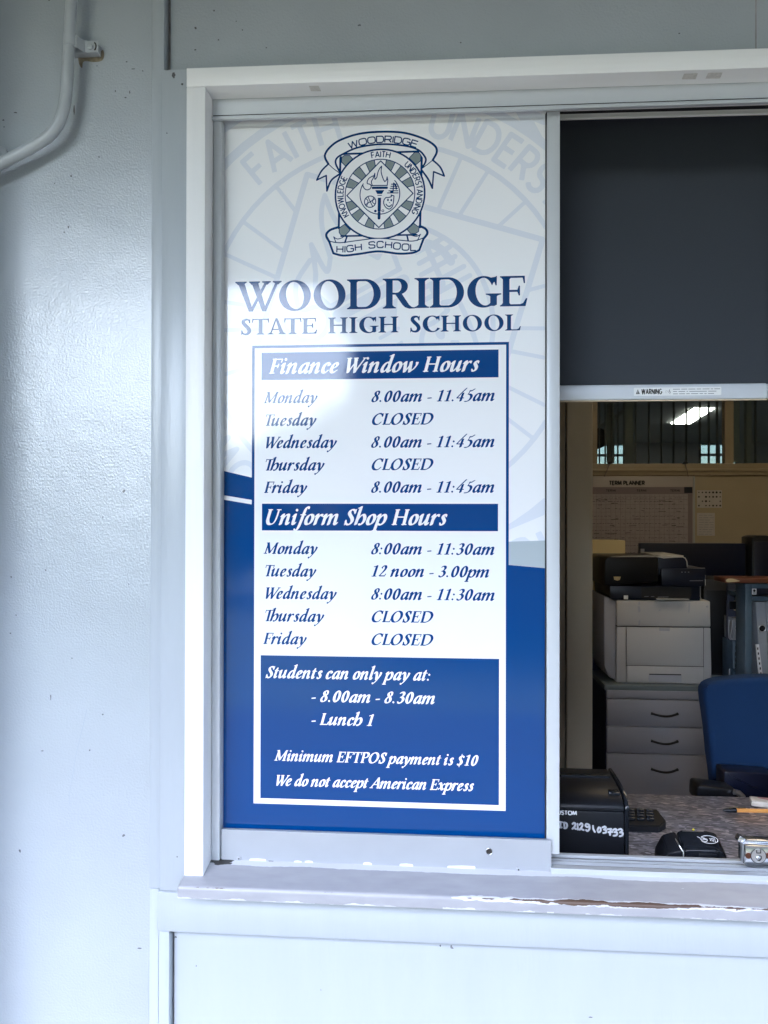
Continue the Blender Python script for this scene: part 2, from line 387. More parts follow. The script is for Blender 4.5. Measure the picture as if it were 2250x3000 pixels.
# ------------------------------------------------------------------ ink: flat printed shapes as outlines of a distance field
class Ink:
    def __init__(s, x0, y0, x1, y1, h):
        s.h = h; s.x = np.arange(x0, x1 + h, h); s.y = np.arange(y0, y1 + h, h)
        s.F = np.full((len(s.y), len(s.x)), 1e3)
    def win(s, xa, ya, xb, yb, m):
        i0 = max(int((xa - m - s.x[0]) / s.h), 0); i1 = min(int((xb + m - s.x[0]) / s.h) + 2, len(s.x))
        j0 = max(int((ya - m - s.y[0]) / s.h), 0); j1 = min(int((yb + m - s.y[0]) / s.h) + 2, len(s.y))
        if i1 <= i0 or j1 <= j0: return None
        X, Y = np.meshgrid(s.x[i0:i1], s.y[j0:j1]); return slice(j0, j1), slice(i0, i1), X, Y
    def op(s, w, d, sub):
        v = s.F[w[0], w[1]]
        s.F[w[0], w[1]] = np.maximum(v, -d) if sub else np.minimum(v, d)
    def seg(s, p, q, r0, r1=None, pen=None, butt=False, sub=False):
        r1 = r0 if r1 is None else r1
        m = max(r0, r1) * (pen[0] if pen else 1) + 3 * s.h
        w = s.win(min(p[0], q[0]), min(p[1], q[1]), max(p[0], q[0]), max(p[1], q[1]), m)
        if w is None: return
        X, Y = w[2], w[3]; px, py, qx, qy = p[0], p[1], q[0], q[1]
        if pen:                                  # broad nib: squeeze the nib's long axis so that it becomes round
            k, th = pen; c, sn = math.cos(th), math.sin(th)
            def tr(x, y): return (x * c + y * sn) / k, (-x * sn + y * c)
            X, Y = tr(X, Y); px, py = tr(px, py); qx, qy = tr(qx, qy)
        dx, dy = qx - px, qy - py; L2 = dx * dx + dy * dy
        if L2 < 1e-18: s.op(w, np.hypot(X - px, Y - py) - r0, sub); return
        if butt:
            L = math.sqrt(L2); al = ((X - px) * dx + (Y - py) * dy) / L; pe = np.abs((X - px) * dy - (Y - py) * dx) / L
            s.op(w, np.maximum(pe - r0, np.abs(al - L / 2) - L / 2), sub); return
        t = np.clip(((X - px) * dx + (Y - py) * dy) / L2, 0, 1)
        s.op(w, np.hypot(X - px - t * dx, Y - py - t * dy) - (r0 + (r1 - r0) * t), sub)
    def line(s, pts, r, smooth=False, closed=False, butt=False, pen=None, n=7, sub=False):
        """r: a number, or points carry a third value that scales it"""
        p3 = [(p[0], p[1], (p[2] if len(p) > 2 else 1.0)) for p in pts]
        P = crom(p3, n, closed) if smooth else [np.array(p, float) for p in p3]
        if closed: P = list(P) + [P[0]]
        k = len(P)
        for i in range(k - 1):
            if butt and (k == 2): s.seg(P[i], P[i + 1], r * P[i][2], butt=True, sub=sub)
            elif butt and (i in (0, k - 2)) and not closed:
                s.seg(P[i], P[i + 1], r, butt=True, sub=sub)
                j = P[i + 1] if i == 0 else P[i]
                s.seg(j, j, r, sub=sub)
            else: s.seg(P[i], P[i + 1], max(r * P[i][2], 1e-9), max(r * P[i + 1][2], 1e-9), pen=pen, sub=sub)
    def dot(s, x, y, r, sub=False): s.seg((x, y), (x, y), r, sub=sub)
    def poly(s, pts, sub=False):
        P = np.array([p[:2] for p in pts], float); Q = np.roll(P, -1, 0); m = 4 * s.h
        w = s.win(P[:, 0].min(), P[:, 1].min(), P[:, 0].max(), P[:, 1].max(), m)
        if w is None: return
        X, Y = w[2], w[3]; ins = np.zeros(X.shape, bool); D = np.full(X.shape, 1e9)
        for (ax, ay), (bx_, by) in zip(P, Q):
            dx, dy = bx_ - ax, by - ay; L2 = dx * dx + dy * dy
            if L2 < 1e-18: continue
            t = np.clip(((X - ax) * dx + (Y - ay) * dy) / L2, 0, 1)
            D = np.minimum(D, (X - ax - t * dx) ** 2 + (Y - ay - t * dy) ** 2)
            if dy != 0:
                c = ((ay > Y) != (by > Y)); ins ^= c & (X < (bx_ - ax) * (Y - ay) / dy + ax)
        D = np.sqrt(D); s.op(w, np.where(ins, -D, D), sub)
    def clip_poly(s, pts):
        k = object.__new__(Ink); k.h, k.x, k.y = s.h, s.x, s.y; k.F = np.full(s.F.shape, 1e3); k.poly(pts); s.F = np.maximum(s.F, k.F)
    def loops(s, level=0.0, tol=0.18):
        F = np.pad(s.F - level, 1, constant_values=1e3); F[np.abs(F) < 1e-9] = 1e-9
        x = np.concatenate(([s.x[0] - s.h], s.x, [s.x[-1] + s.h])); y = np.concatenate(([s.y[0] - s.h], s.y, [s.y[-1] + s.h]))
        B = F < 0
        code = (B[:-1, :-1] * 1 + B[:-1, 1:] * 2 + B[1:, 1:] * 4 + B[1:, :-1] * 8)
        jj, ii = np.nonzero((code > 0) & (code < 15))
        nxt = {}
        # edges: 0 bottom 1 right 2 top 3 left ; directed so that the inside lies on the left
        T = {1: [(0, 3)], 2: [(1, 0)], 3: [(1, 3)], 4: [(2, 1)], 5: [(0, 3), (2, 1)], 6: [(2, 0)], 7: [(2, 3)],
             8: [(3, 2)], 9: [(0, 2)], 10: [(1, 0), (3, 2)], 11: [(1, 2)], 12: [(3, 1)], 13: [(0, 1)], 14: [(3, 0)]}
        def key(j, i, e): return ((j, i, 0) if e == 0 else (j, i + 1, 1) if e == 1 else (j + 1, i, 0) if e == 2 else (j, i, 1))
        for j, i in zip(jj.tolist(), ii.tolist()):
            for a, b in T[int(code[j, i])]: nxt[key(j, i, a)] = key(j, i, b)
        def pos(k):
            j, i, v = k
            if v == 0: a, b = F[j, i], F[j, i + 1]; t = a / (a - b); t = min(max(t, 0.02), 0.98); return (x[i] + t * (x[i + 1] - x[i]), y[j])
            a, b = F[j, i], F[j + 1, i]; t = a / (a - b); t = min(max(t, 0.02), 0.98); return (x[i], y[j] + t * (y[j + 1] - y[j]))
        res = []
        while nxt:
            k0, k = nxt.popitem(); lp = [k0]
            while k != k0 and k in nxt: lp.append(k); k = nxt.pop(k)
            P = np.array([pos(q) for q in lp])
            if len(P) >= 4:
                P = simplify(P, tol * s.h)
                if len(P) >= 3: res.append(P)
        return res
    def mesh(s, level=0.0, tol=0.18):
        L = s.loops(level, tol)
        if not L: return np.zeros((0, 2)), []
        V = np.concatenate(L); off = np.cumsum([0] + [len(l) for l in L])
        def inside(pt, lp):
            a = lp; b = np.roll(lp, -1, 0); m = ((a[:, 1] > pt[1]) != (b[:, 1] > pt[1]))
            xx = (b[:, 0] - a[:, 0]) * (pt[1] - a[:, 1]) / np.where(b[:, 1] == a[:, 1], 1, b[:, 1] - a[:, 1]) + a[:, 0]
            return bool((m & (pt[0] < xx)).sum() % 2)
        bb = [(l.min(0), l.max(0)) for l in L]
        par = [[j for j in range(len(L)) if j != i and (bb[j][0] <= bb[i][0]).all() and (bb[j][1] >= bb[i][1]).all() and inside(L[i][0], L[j])] for i in range(len(L))]
        tris = []
        for i in range(len(L)):
            if len(par[i]) % 2: continue
            grp = [i] + [j for j in range(len(L)) if len(par[j]) == len(par[i]) + 1 and i in par[j]]
            flat = [off[g] + k for g in grp for k in range(len(L[g]))]
            c = L[i].mean(0); sc = 1000.0 / max(np.ptp(L[i], axis=0).max(), 1e-9)
            r = delaunay_2d_cdt([Vector(((V[q][0] - c[0]) * sc, (V[q][1] - c[1]) * sc)) for q in flat], [], [list(range(sum(len(L[h]) for h in grp[:k]), sum(len(L[h]) for h in grp[:k + 1]))) for k in range(len(grp))], 1, 1e-5)
            vo = r[0]; ov = r[3]
            mp = [flat[o[0]] if o else None for o in ov]
            for t in r[2]:
                if any(mp[q] is None for q in t): continue
                if len(grp) > 1:
                    m = (V[mp[t[0]]] + V[mp[t[1]]] + V[mp[t[2]]]) / 3
                    if any(inside(m, L[h]) for h in grp[1:]) or not inside(m, L[i]): continue
                tris.append(tuple(mp[q] for q in t))
        return V, tris

def simplify(P, tol):
    n = len(P); k = int(np.argmax(((P - P[0]) ** 2).sum(1)))
    if k == 0: return P
    def dp(a, b):
        keep = []
        st = [(a, b)]
        while st:
            i, j = st.pop()
            if j <= i + 1: continue
            d = Q[j] - Q[i]; L = math.hypot(*d)
            v = Q[i + 1:j] - Q[i]
            ds = np.abs(v[:, 0] * d[1] - v[:, 1] * d[0]) / L if L > 0 else np.hypot(v[:, 0], v[:, 1])
            m = int(np.argmax(ds))
            if ds[m] > tol: m += i + 1; keep.append(m); st += [(i, m), (m, j)]
        return keep
    Q = np.concatenate((P, P[:1]))
    idx = sorted(set([0, k] + dp(0, k) + dp(k, n)))
    return P[[i for i in idx if i < n]]

def flat_mesh(name, V, T, fn, m, parent=None, label=None):
    """V (x, y) -> world through fn; triangles turned to face -y"""
    me = bpy.data.meshes.new(name)
    W = [fn(p) for p in V]; F = []
    for a, b, c in T:
        n = (Vector(W[b]) - Vector(W[a])).cross(Vector(W[c]) - Vector(W[a]))
        F.append((a, b, c) if n.y < 0 or (abs(n.y) < 1e-15 and n.z > 0) else (a, c, b))
    me.from_pydata([tuple(w) for w in W], [], F); me.update()
    return link(name, me, m, parent, label=label)
# ------------------------------------------------------------------ letter shapes, drawn here (1000 units to the em)
SHEAR = 0.27
NIB = (2.65, R(24))           # long axis / short axis of the broad nib, its angle
NR = 31.5                    # short radius
def P(*pts): return ('p', pts)                 # broad-nib stroke
def Lh(r, *pts): return ('l', r, pts)          # hairline / serif, straight
def D(x, y, r): return ('d', x, y, r)
def ST(x, top=630, foot=True, head=True, f0=95, f1=105, h0=85, h1=85):   # capital stem with serifs
    o = [P((x, top - 8), (x, 22))]
    if foot: o.append(Lh(21, (x - f0, 13), (x + f1, 13)))
    if head: o.append(Lh(21, (x - h0, top + 7), (x + h1, top + 7)))
    return o
def EN(x, y=395): return P((x - 78, y - 85, .35), (x - 34, y - 28, .5), (x, y, .75))     # entry stroke
def EX(x): return [(x, 75), (x + 12, 22, .9), (x + 48, 10, .7), (x + 105, 82, .32)]      # exit points
ITAL = {
 'a': (470, [P((345, 372, .8), (270, 398, .7), (175, 350), (105, 235), (78, 115), (108, 28, .95), (160, 12, .8), (240, 70, .6), (305, 190, .5), (345, 300, .45)), P((362, 398, .9), (338, 200), (330, 80), (342, 22, .9), (378, 12, .7), (440, 84, .32))]),
 'b': (450, []),
 'c': (355, [P((298, 318, 1.1), (262, 385, .7), (205, 396, .7), (125, 335), (80, 205), (85, 80), (135, 12, .85), (205, 12, .6), (305, 100, .32))]),
 'd': (480, [P((335, 350, .6), (265, 396, .65), (175, 350), (105, 235), (78, 115), (108, 28, .95), (160, 12, .8), (240, 70, .6), (310, 200, .5)), P((385, 690, .95), (352, 400), (334, 90), (344, 22, .9), (380, 12, .7), (442, 84, .32)), P((290, 655, .4), (345, 668, .6), (383, 695, .8))]),
 'e': (380, [P((90, 175, .4), (190, 205, .5), (275, 275, .75), (285, 350, .85), (232, 396, .75), (145, 355, .95), (85, 215, 1), (88, 80, 1), (140, 10, .85), (210, 14, .6), (318, 104, .32))]),
 'f': (285, [D(345, 655, 46), P((355, 672, .5), (300, 698, .55), (235, 625, .85), (195, 430), (150, 120), (105, -110, .95), (45, -225, .7), (-20, -236, .4)), D(-38, -205, 46), Lh(21, (75, 385), (290, 385))]),
 'h': (470, [P((130, 690, .95), (104, 400), (70, 20)), P((38, 655, .4), (90, 668, .6), (128, 695, .8)), P((88, 130, .4), (160, 285, .5), (255, 385, .6), (325, 385, .85), (385, 285), (388, 160), (330, 45, .95), (255, -2, .7), (205, 30, .5))]),
 'i': (265, [EN(100), P((108, 396, .95), (96, 200), *EX(90)), D(130, 570, 54)]),
 'l': (245, [P((138, 690, .95), (108, 400), *EX(84)), P((45, 655, .4), (98, 668, .6), (136, 695, .8))]),
 'm': (735, [EN(92), P((100, 396, .95), (84, 200), (68, 12)), P((84, 130, .4), (165, 300, .5), (262, 392, .7), (322, 372, .9), (326, 230), (306, 12)), P((322, 130, .4), (402, 300, .5), (500, 392, .7), (562, 372, .9), (566, 250), *EX(556))]),
 'n': (500, [EN(92), P((100, 396, .95), (84, 200), (68, 12)), P((84, 130, .4), (165, 300, .5), (262, 392, .7), (325, 372, .9), (328, 250), *EX(318))]),
 'o': (420, [('o', [(215, 396, .7), (118, 325, .98), (74, 165, 1), (105, 38, .95), (185, 8, .75), (292, 80, .95), (338, 240, 1), (302, 362, .9)])]),
 'p': (455, [EN(92), P((104, 396, .95), (74, 120), (34, -225)), Lh(21, (-55, -236), (130, -236)), P((84, 150, .4), (165, 300, .5), (262, 392, .7), (340, 358, .95), (374, 235), (340, 95), (262, 14, .9), (180, 4, .65), (95, 50, .4))]),
 'r': (340, [EN(92), P((100, 396, .95), (84, 200), (68, 12)), P((84, 130, .4), (155, 300, .5), (235, 390, .6), (285, 378, .8)), D(288, 356, 46)]),
 's': (330, [D(258, 338, 34), P((268, 360, .4), (225, 396, .6), (165, 385, .8), (135, 315, .95), (185, 230, 1), (238, 140, .95), (218, 40, .85), (150, 2, .7), (85, 20, .4)), D(78, 58, 36)]),
 't': (290, [P((150, 525, .4), (128, 420, .9), (100, 200), *EX(92)), Lh(21, (42, 385), (255, 385)), P((42, 385, .4), (100, 430, .4), (150, 520, .4))]),
 'u': (500, [EN(92), P((100, 396, .95), (80, 200), (82, 60), (118, 10, .9), (180, 28, .6), (262, 135, .45), (330, 290, .4)), P((352, 396, .95), (334, 200), *EX(326))]),
 'w': (660, [EN(90), P((98, 396, .95), (110, 230), (138, 10)), P((140, 8, .45), (245, 160, .45), (318, 330, .4)), P((318, 396, .95), (326, 230), (352, 10)), P((354, 8, .45), (480, 110, .5), (570, 260, .5), (575, 360, .8)), D(556, 362, 40)]),
 'x': (440, [P((28, 330, .35), (70, 390, .6), (130, 385, .9), (190, 240, 1), (250, 60, 1), (300, 10, .8), (400, 90, .32)), P((370, 350, .5), (300, 300, .4), (120, 90, .4), (50, 45, .5)), D(362, 352, 40), D(52, 46, 38)]),
 'y': (440, [EN(78), P((84, 396, .9), (140, 340, .98), (170, 200), (188, 20)), P((372, 340, .9), (350, 220, .8), (262, 40, .55), (150, -130, .5), (40, -215, .5)), D(362, 352, 46), D(38, -200, 48)]),
 '-': (300, [Lh(31, (52, 182), (245, 200))]),
 '.': (250, [D(92, 42, 56)]),
 ':': (260, [D(92, 42, 56), D(100, 330, 56)]),
 'A': (640, [P((52, 22, .45), (210, 300, .45), (420, 640, .45)), P((420, 645, .9), (480, 300, 1.05), (535, 22, 1.05)), Lh(26, (175, 225), (470, 225)), Lh(21, (-30, 13), (165, 13)), Lh(21, (430, 13), (640, 13))]),
 'C': (655, [P((585, 490, .5), (545, 590, .6), (440, 645, .75), (310, 628, .85), (180, 530, 1), (105, 360, 1.05), (110, 180, 1.05), (205, 45, .95), (340, 2, .75), (470, 30, .5), (580, 150, .4)), Lh(21, (604, 650), (578, 470))]),
 'D': (720, ST(150) + [P((160, 632, .55), (330, 640, .6), (520, 590, .8), (630, 440, 1.02), (625, 270, 1.05), (520, 100, .9), (350, 16, .65), (150, 12, .5))]),
 'E': (560, ST(150) + [Lh(23, (150, 632), (500, 632)), Lh(21, (503, 642), (482, 505)), Lh(23, (150, 340), (370, 340)), Lh(21, (378, 410), (362, 268)), Lh(26, (150, 16), (480, 16)), Lh(21, (482, 10), (522, 158))]),
 'F': (530, ST(150, f0=95, f1=120) + [Lh(23, (150, 632), (500, 632)), Lh(21, (503, 642), (480, 495)), Lh(23, (150, 330), (370, 330)), Lh(21, (380, 405), (362, 258))]),
 'H': (760, ST(150) + ST(585) + [Lh(26, (150, 330), (585, 330))]),
 'L': (530, ST(150) + [Lh(26, (150, 16), (470, 16)), Lh(21, (472, 10), (515, 165))]),
 'M': (880, [P((135, 22, .4), (155, 300, .4), (190, 620, .4)), P((185, 630, .98), (290, 330), (400, 55, .9)), P((400, 50, .42), (560, 340, .42), (715, 610, .45)), P((725, 625), (706, 300), (690, 22)), Lh(21, (45, 13), (235, 13)), Lh(21, (590, 13), (795, 13)), Lh(21, (95, 638), (200, 638)), Lh(21, (715, 638), (815, 638))]),
 'O': (740, [('o', [(385, 645, .7), (225, 570, .95), (115, 390, 1.05), (115, 190, 1.05), (210, 40, .9), (345, 2, .7), (510, 80, .95), (622, 270, 1.05), (615, 470, 1.05), (520, 605, .9)])]),
 'P': (545, ST(150, f1=120) + [P((160, 632, .5), (320, 640, .6), (450, 585, .9), (478, 475, 1), (415, 365, .85), (290, 318, .5), (160, 320, .4))]),
 'S': (480, [Lh(21, (432, 650), (402, 475)), P((405, 500, .4), (370, 600, .6), (275, 645, .7), (175, 600, .9), (150, 500, 1), (220, 390, 1.02), (325, 270, 1.05), (355, 140, 1), (290, 30, .85), (185, 2, .7), (95, 60, .5), (62, 165, .4)), Lh(21, (68, 190), (48, -8))]),
 'T': (570, ST(285, f0=105, f1=110, head=False) + [Lh(21, (60, 632), (545, 632)), Lh(21, (52, 645), (45, 500)), Lh(21, (556, 650), (535, 505))]),
 'U': (700, [P((150, 622), (138, 350), (135, 190, 1.02), (195, 50, .95), (305, 4, .75), (430, 50, .5), (500, 190, .42), (535, 400, .42), (548, 622, .42)), Lh(21, (65, 637), (245, 637)), Lh(21, (465, 637), (640, 637))]),
 'W': (900, [P((150, 622), (195, 330), (238, 10, .9)), P((240, 8, .42), (360, 250, .42), (520, 540, .42)), P((450, 622), (495, 330), (540, 10, .9)), P((542, 8, .42), (660, 250, .42), (850, 622, .45)), Lh(21, (55, 637), (245, 637)), Lh(21, (365, 637), (545, 637)), Lh(21, (780, 637), (930, 637))]),
 '$': (480, [P((400, 500, .8), (345, 560, .6), (265, 580, .65), (175, 530, .9), (160, 440, 1), (230, 340, 1.02), (320, 230, 1.02), (330, 120, 1), (260, 30, .8), (170, 15, .7), (85, 70, .6)), Lh(21, (238, 690), (232, -100))]),
 '0': (500, [('o', [(262, 632, .65), (160, 545, .95), (105, 350, 1), (120, 130, 1), (215, 4, .7), (330, 90, .95), (385, 300, 1), (362, 520, .98)])]),
 '1': (470, [P((270, 610, .95), (252, 300), (238, 22)), P((120, 575, .4), (200, 590, .5), (270, 632, .7)), Lh(21, (110, 13), (365, 13))]),
 '2': (490, [D(135, 510, 42), P((125, 530, .5), (190, 615, .65), (290, 625, .85), (350, 530, 1), (310, 380, .95), (190, 200, .6), (80, 50, .45)), Lh(32, (85, 34), (365, 34)), Lh(23, (372, 20), (430, 150))]),
 '3': (480, [P((130, 570, .45), (210, 630, .65), (310, 610, .9), (350, 510, .98), (300, 400, .7), (195, 335, .45)), P((195, 345, .5), (310, 325, .85), (375, 215, 1.02), (335, 80, .95), (220, 0, .7), (110, 30, .55)), D(98, 58, 44)]),
 '4': (500, [P((470, 740, .55), (350, 590, .55), (190, 380, .5), (60, 190, .5)), Lh(27, (62, 180), (445, 180)), P((345, 450, .95), (325, 220), (310, 12))]),
 '5': (480, [P((220, 600, .6), (320, 595, .65), (450, 690, .6)), Lh(23, (222, 590), (160, 390)), P((162, 392, .45), (265, 390, .75), (360, 315, 1), (372, 185, 1.05), (300, 50, .9), (170, -20, .6), (60, -22, .45))]),
 '8': (490, [('o', [(285, 632, .65), (195, 575, .9), (185, 480, .95), (250, 375, .8), (350, 400, .75), (385, 510, .75), (365, 600, .7)]), ('o', [(250, 370, .8), (140, 270, .75), (95, 140, .8), (135, 30, .75), (235, 4, .7), (345, 70, .95), (368, 190, 1), (320, 300, .9)])]),
}
def band(p, q, w0, w1): return [(p[0] - w0 / 2, p[1]), (p[0] + w0 / 2, p[1]), (q[0] + w1 / 2, q[1]), (q[0] - w1 / 2, q[1])]
def ell(cx, cy, rx, ry, rot=0.0, n=56):
    c, s = math.cos(rot), math.sin(rot)
    return [(cx + rx * math.cos(a) * c - ry * math.sin(a) * s, cy + rx * math.cos(a) * s + ry * math.sin(a) * c) for a in [2 * math.pi * k / n for k in range(n)]]
def G(pts): return ('g', pts)
def Hh(pts): return ('h', pts)
def serif(x, y, stem, half, up=1, t=26, br=48):     # bracketed slab: foot (up=1) or head (up=-1)
    s = stem / 2; h = half
    pts = [(x - h, y), (x + h, y), (x + h, y + up * t)]
    pts += [(x + h - (h - s) * k, y + up * (t + br * k ** 2)) for k in (0.25, 0.5, 0.75, 1.0)]
    pts += [(x - h + (h - s) * k, y + up * (t + br * k ** 2)) for k in (1.0, 0.75, 0.5, 0.25)] + [(x - h, y + up * t)]
    return G(pts)
SW = 138
def stem(x, y0=0, y1=650, half=150, foot=True, head=True):
    o = [G([(x - SW / 2, y0), (x + SW / 2, y0), (x + SW / 2, y1), (x - SW / 2, y1)])]
    if foot: o.append(serif(x, y0, SW, half))
    if head: o.append(serif(x, y1, SW, half, -1))
    return o
ROM = {
 'W': (985, [G(band((130, 640), (350, -10), 142, 92)), G(band((350, -10), (683, 640), 72, 62)), G(band((425, 640), (640, -10), 142, 92)), G(band((640, -10), (915, 640), 72, 62)),
             serif(132, 650, 130, 125, -1), serif(425, 650, 130, 118, -1), serif(683, 650, 60, 95, -1), serif(915, 650, 60, 95, -1)]),
 'O': (740, [G(ell(370, 322, 340, 338)), Hh(ell(370, 325, 186, 300, R(9)))]),
 'D': (755, stem(140, half=110) + [G([(140, 0)] + [(390 + 325 * math.sin(a), 325 - 325 * math.cos(a)) for a in [math.pi * k / 30 for k in range(31)]] + [(140, 650)]),
             Hh([(209, 48), (300, 44)] + [(360 + 205 * math.sin(a), 325 - 284 * math.cos(a)) for a in [math.pi * (2 + k) / 34 for k in range(31)]] + [(300, 606), (209, 602)]), serif(140, 0, SW, 140), serif(140, 650, SW, 140, -1)]),
 'R': (655, stem(140, half=140) + [G([(140, 300), (300, 300)] + [(330 + 200 * math.sin(a), 475 - 175 * math.cos(a)) for a in [math.pi * k / 24 for k in range(25)]] + [(140, 650)]),
             Hh([(209, 344), (270, 340)] + [(290 + 105 * math.sin(a), 474 - 134 * math.cos(a)) for a in [math.pi * (2 + k) / 22 for k in range(19)]] + [(209, 606)]),
             G([(255, 318), (400, 318), (560, 70), (610, 28), (680, 12), (680, -6), (560, -12), (470, 20), (420, 70)])]),
 'I': (330, stem(165, half=152)),
 'G': (690, [G(ell(365, 322, 338, 340)), Hh(ell(382, 326, 182, 298, R(6))), Hh([(470, 290), (640, 262), (640, -60), (800, -60), (800, 570), (612, 570), (560, 500)]), G([(502, 262), (640, 262), (640, 42), (590, 14), (502, 20)]), serif(570, 284, 138, 160, -1, 26, 34),
             G([(604, 640), (640, 662), (636, 455), (610, 455), (592, 520), (560, 572), (500, 622)])]),
 'E': (580, stem(140, half=128) + [G([(140, 608), (480, 608), (500, 490), (528, 490), (522, 650), (140, 650)]), G([(140, 308), (370, 308), (398, 230), (425, 230), (425, 440), (398, 440), (370, 352), (140, 352)]), G([(140, 0), (540, 0), (575, 165), (545, 170), (490, 70), (430, 44), (140, 44)])]),
 'S': (430, [('q', 46, [(345, 500, .5), (320, 600, .7), (235, 630, .85), (135, 590, 1.25), (115, 500, 1.4), (190, 390, 1.5), (300, 270, 1.55), (340, 150, 1.45), (285, 45, 1.1), (190, 18, .8), (90, 60, .7), (62, 160, .5)]), G([(352, 660), (378, 660), (372, 470), (345, 470)]), G([(42, 180), (70, 180), (62, -10), (36, -10)])]),
 'T': (600, stem(300, half=150, head=False) + [G([(40, 608), (560, 608), (590, 480), (618, 482), (605, 665), (582, 665), (570, 650), (30, 650), (18, 665), (-5, 665), (-18, 482), (10, 480)])]),
 'A': (660, [G(band((318, 665), (108, 10), 52, 62)), G(band((325, 668), (530, 10), 80, 156)), G([(180, 180), (470, 180), (455, 224), (190, 224)]), serif(108, 0, 58, 118), serif(530, 0, 150, 140)]),
 'H': (740, stem(150, half=140) + stem(590, half=140) + [G([(150, 306), (590, 306), (590, 352), (150, 352)])]),
 'C': (640, [G(ell(365, 322, 338, 340)), Hh(ell(386, 326, 186, 298, R(6))), Hh([(470, 200), (800, 80), (800, 570), (600, 570), (545, 500)]), G([(596, 640), (632, 662), (628, 455), (602, 455), (584, 520), (552, 572), (495, 622)])]),
 'L': (560, stem(140, half=140) + [G([(140, 0), (520, 0), (556, 170), (526, 175), (470, 72), (410, 46), (140, 46)])]),
}
_GC = {}
def glyph(font, ch):
    """cached (V, T, advance) in em units / 1000"""
    k = (font, ch)
    if k in _GC: return _GC[k]
    adv, items = (ITAL if font == 'i' else ROM)[ch]
    sh = SHEAR if font == 'i' else 0.0
    ls = 1.09 if (font == 'i' and ch.islower()) else 1.0; adv *= ls
    def f(p): return ((p[0] + sh * p[1]) * ls, p[1] * ls) + tuple(p[2:])
    ink = Ink(-330, -330, adv + 460, 860, 7.0 if font == 'i' else 6.0)
    def wt(p): return (p[0], p[1], 0.27 + 0.73 * (p[2] if len(p) > 2 else 1.0))
    for it in items:
        if it[0] == 'p': ink.line([f(wt(p)) for p in it[1]], NR, smooth=True, pen=NIB)
        elif it[0] == 'o': ink.line([f(p) for p in it[1]], NR, smooth=True, closed=True, pen=NIB)
        elif it[0] == 'q': ink.line([f(p) for p in it[2]], it[1], smooth=True)
        elif it[0] == 'l': ink.line([f(p) for p in it[2]], it[1], butt=False)
        elif it[0] == 'd': x, y = f((it[1], it[2])); ink.dot(x, y, it[3] * ls)
        elif it[0] == 'g': ink.poly([f(p) for p in it[1]])
        elif it[0] == 'h': ink.poly([f(p) for p in it[1]], sub=True)
    V, T = ink.mesh(tol=0.22)
    _GC[k] = (V, T, adv); return _GC[k]
KERN = {('T', 'h'): -150, ('T', 'u'): -90, ('W', 'e'): -110, ('W', 'i'): -60, ('F', 'r'): -30, ('F', 'i'): -20, ('1', '1'): -30, ('P', 'O'): -20, ('r', 'i'): -10,
        ('W', 'O'): -60, ('A', 'T'): -60, ('T', 'A'): -60, ('L', 'O'): -60}
def set_text(font, text, x0, x1, zb, cap, word=None):
    """lay text from ink edge x0 to ink edge x1 (metres on the sign), baseline zb, capital height cap"""
    sc = cap / 650.0; pen = 0.0; items = []
    wsp = (230 if font == 'i' else 330) if word is None else word
    for i, ch in enumerate(text):
        if ch == ' ': pen += wsp; continue
        V, T, adv = glyph(font, ch); items.append([V, T, pen, i]); pen += adv
        if i + 1 < len(text): pen += KERN.get((ch, text[i + 1]), 0)
    lo_ = min((it[0][:, 0].min() + it[2]) for it in items); hi = max((it[0][:, 0].max() + it[2]) for it in items)
    nat = (hi - lo_) * sc; want = x1 - x0; k = want / nat
    hs = min(max(k, 0.92), 1.14)
    gaps = max(len(text) - 1, 1); extra = (want - nat * hs) / gaps
    Vs, Ts, n = [], [], 0
    first = items[0][3]
    for V, T, px, i in items:
        W = np.stack([(V[:, 0] + px - lo_) * sc * hs + x0 + extra * (i - first), zb + V[:, 1] * sc], 1)
        Vs.append(W); Ts += [(a + n, b + n, c + n) for a, b, c in T]; n += len(W)
    return np.concatenate(Vs), Ts, k

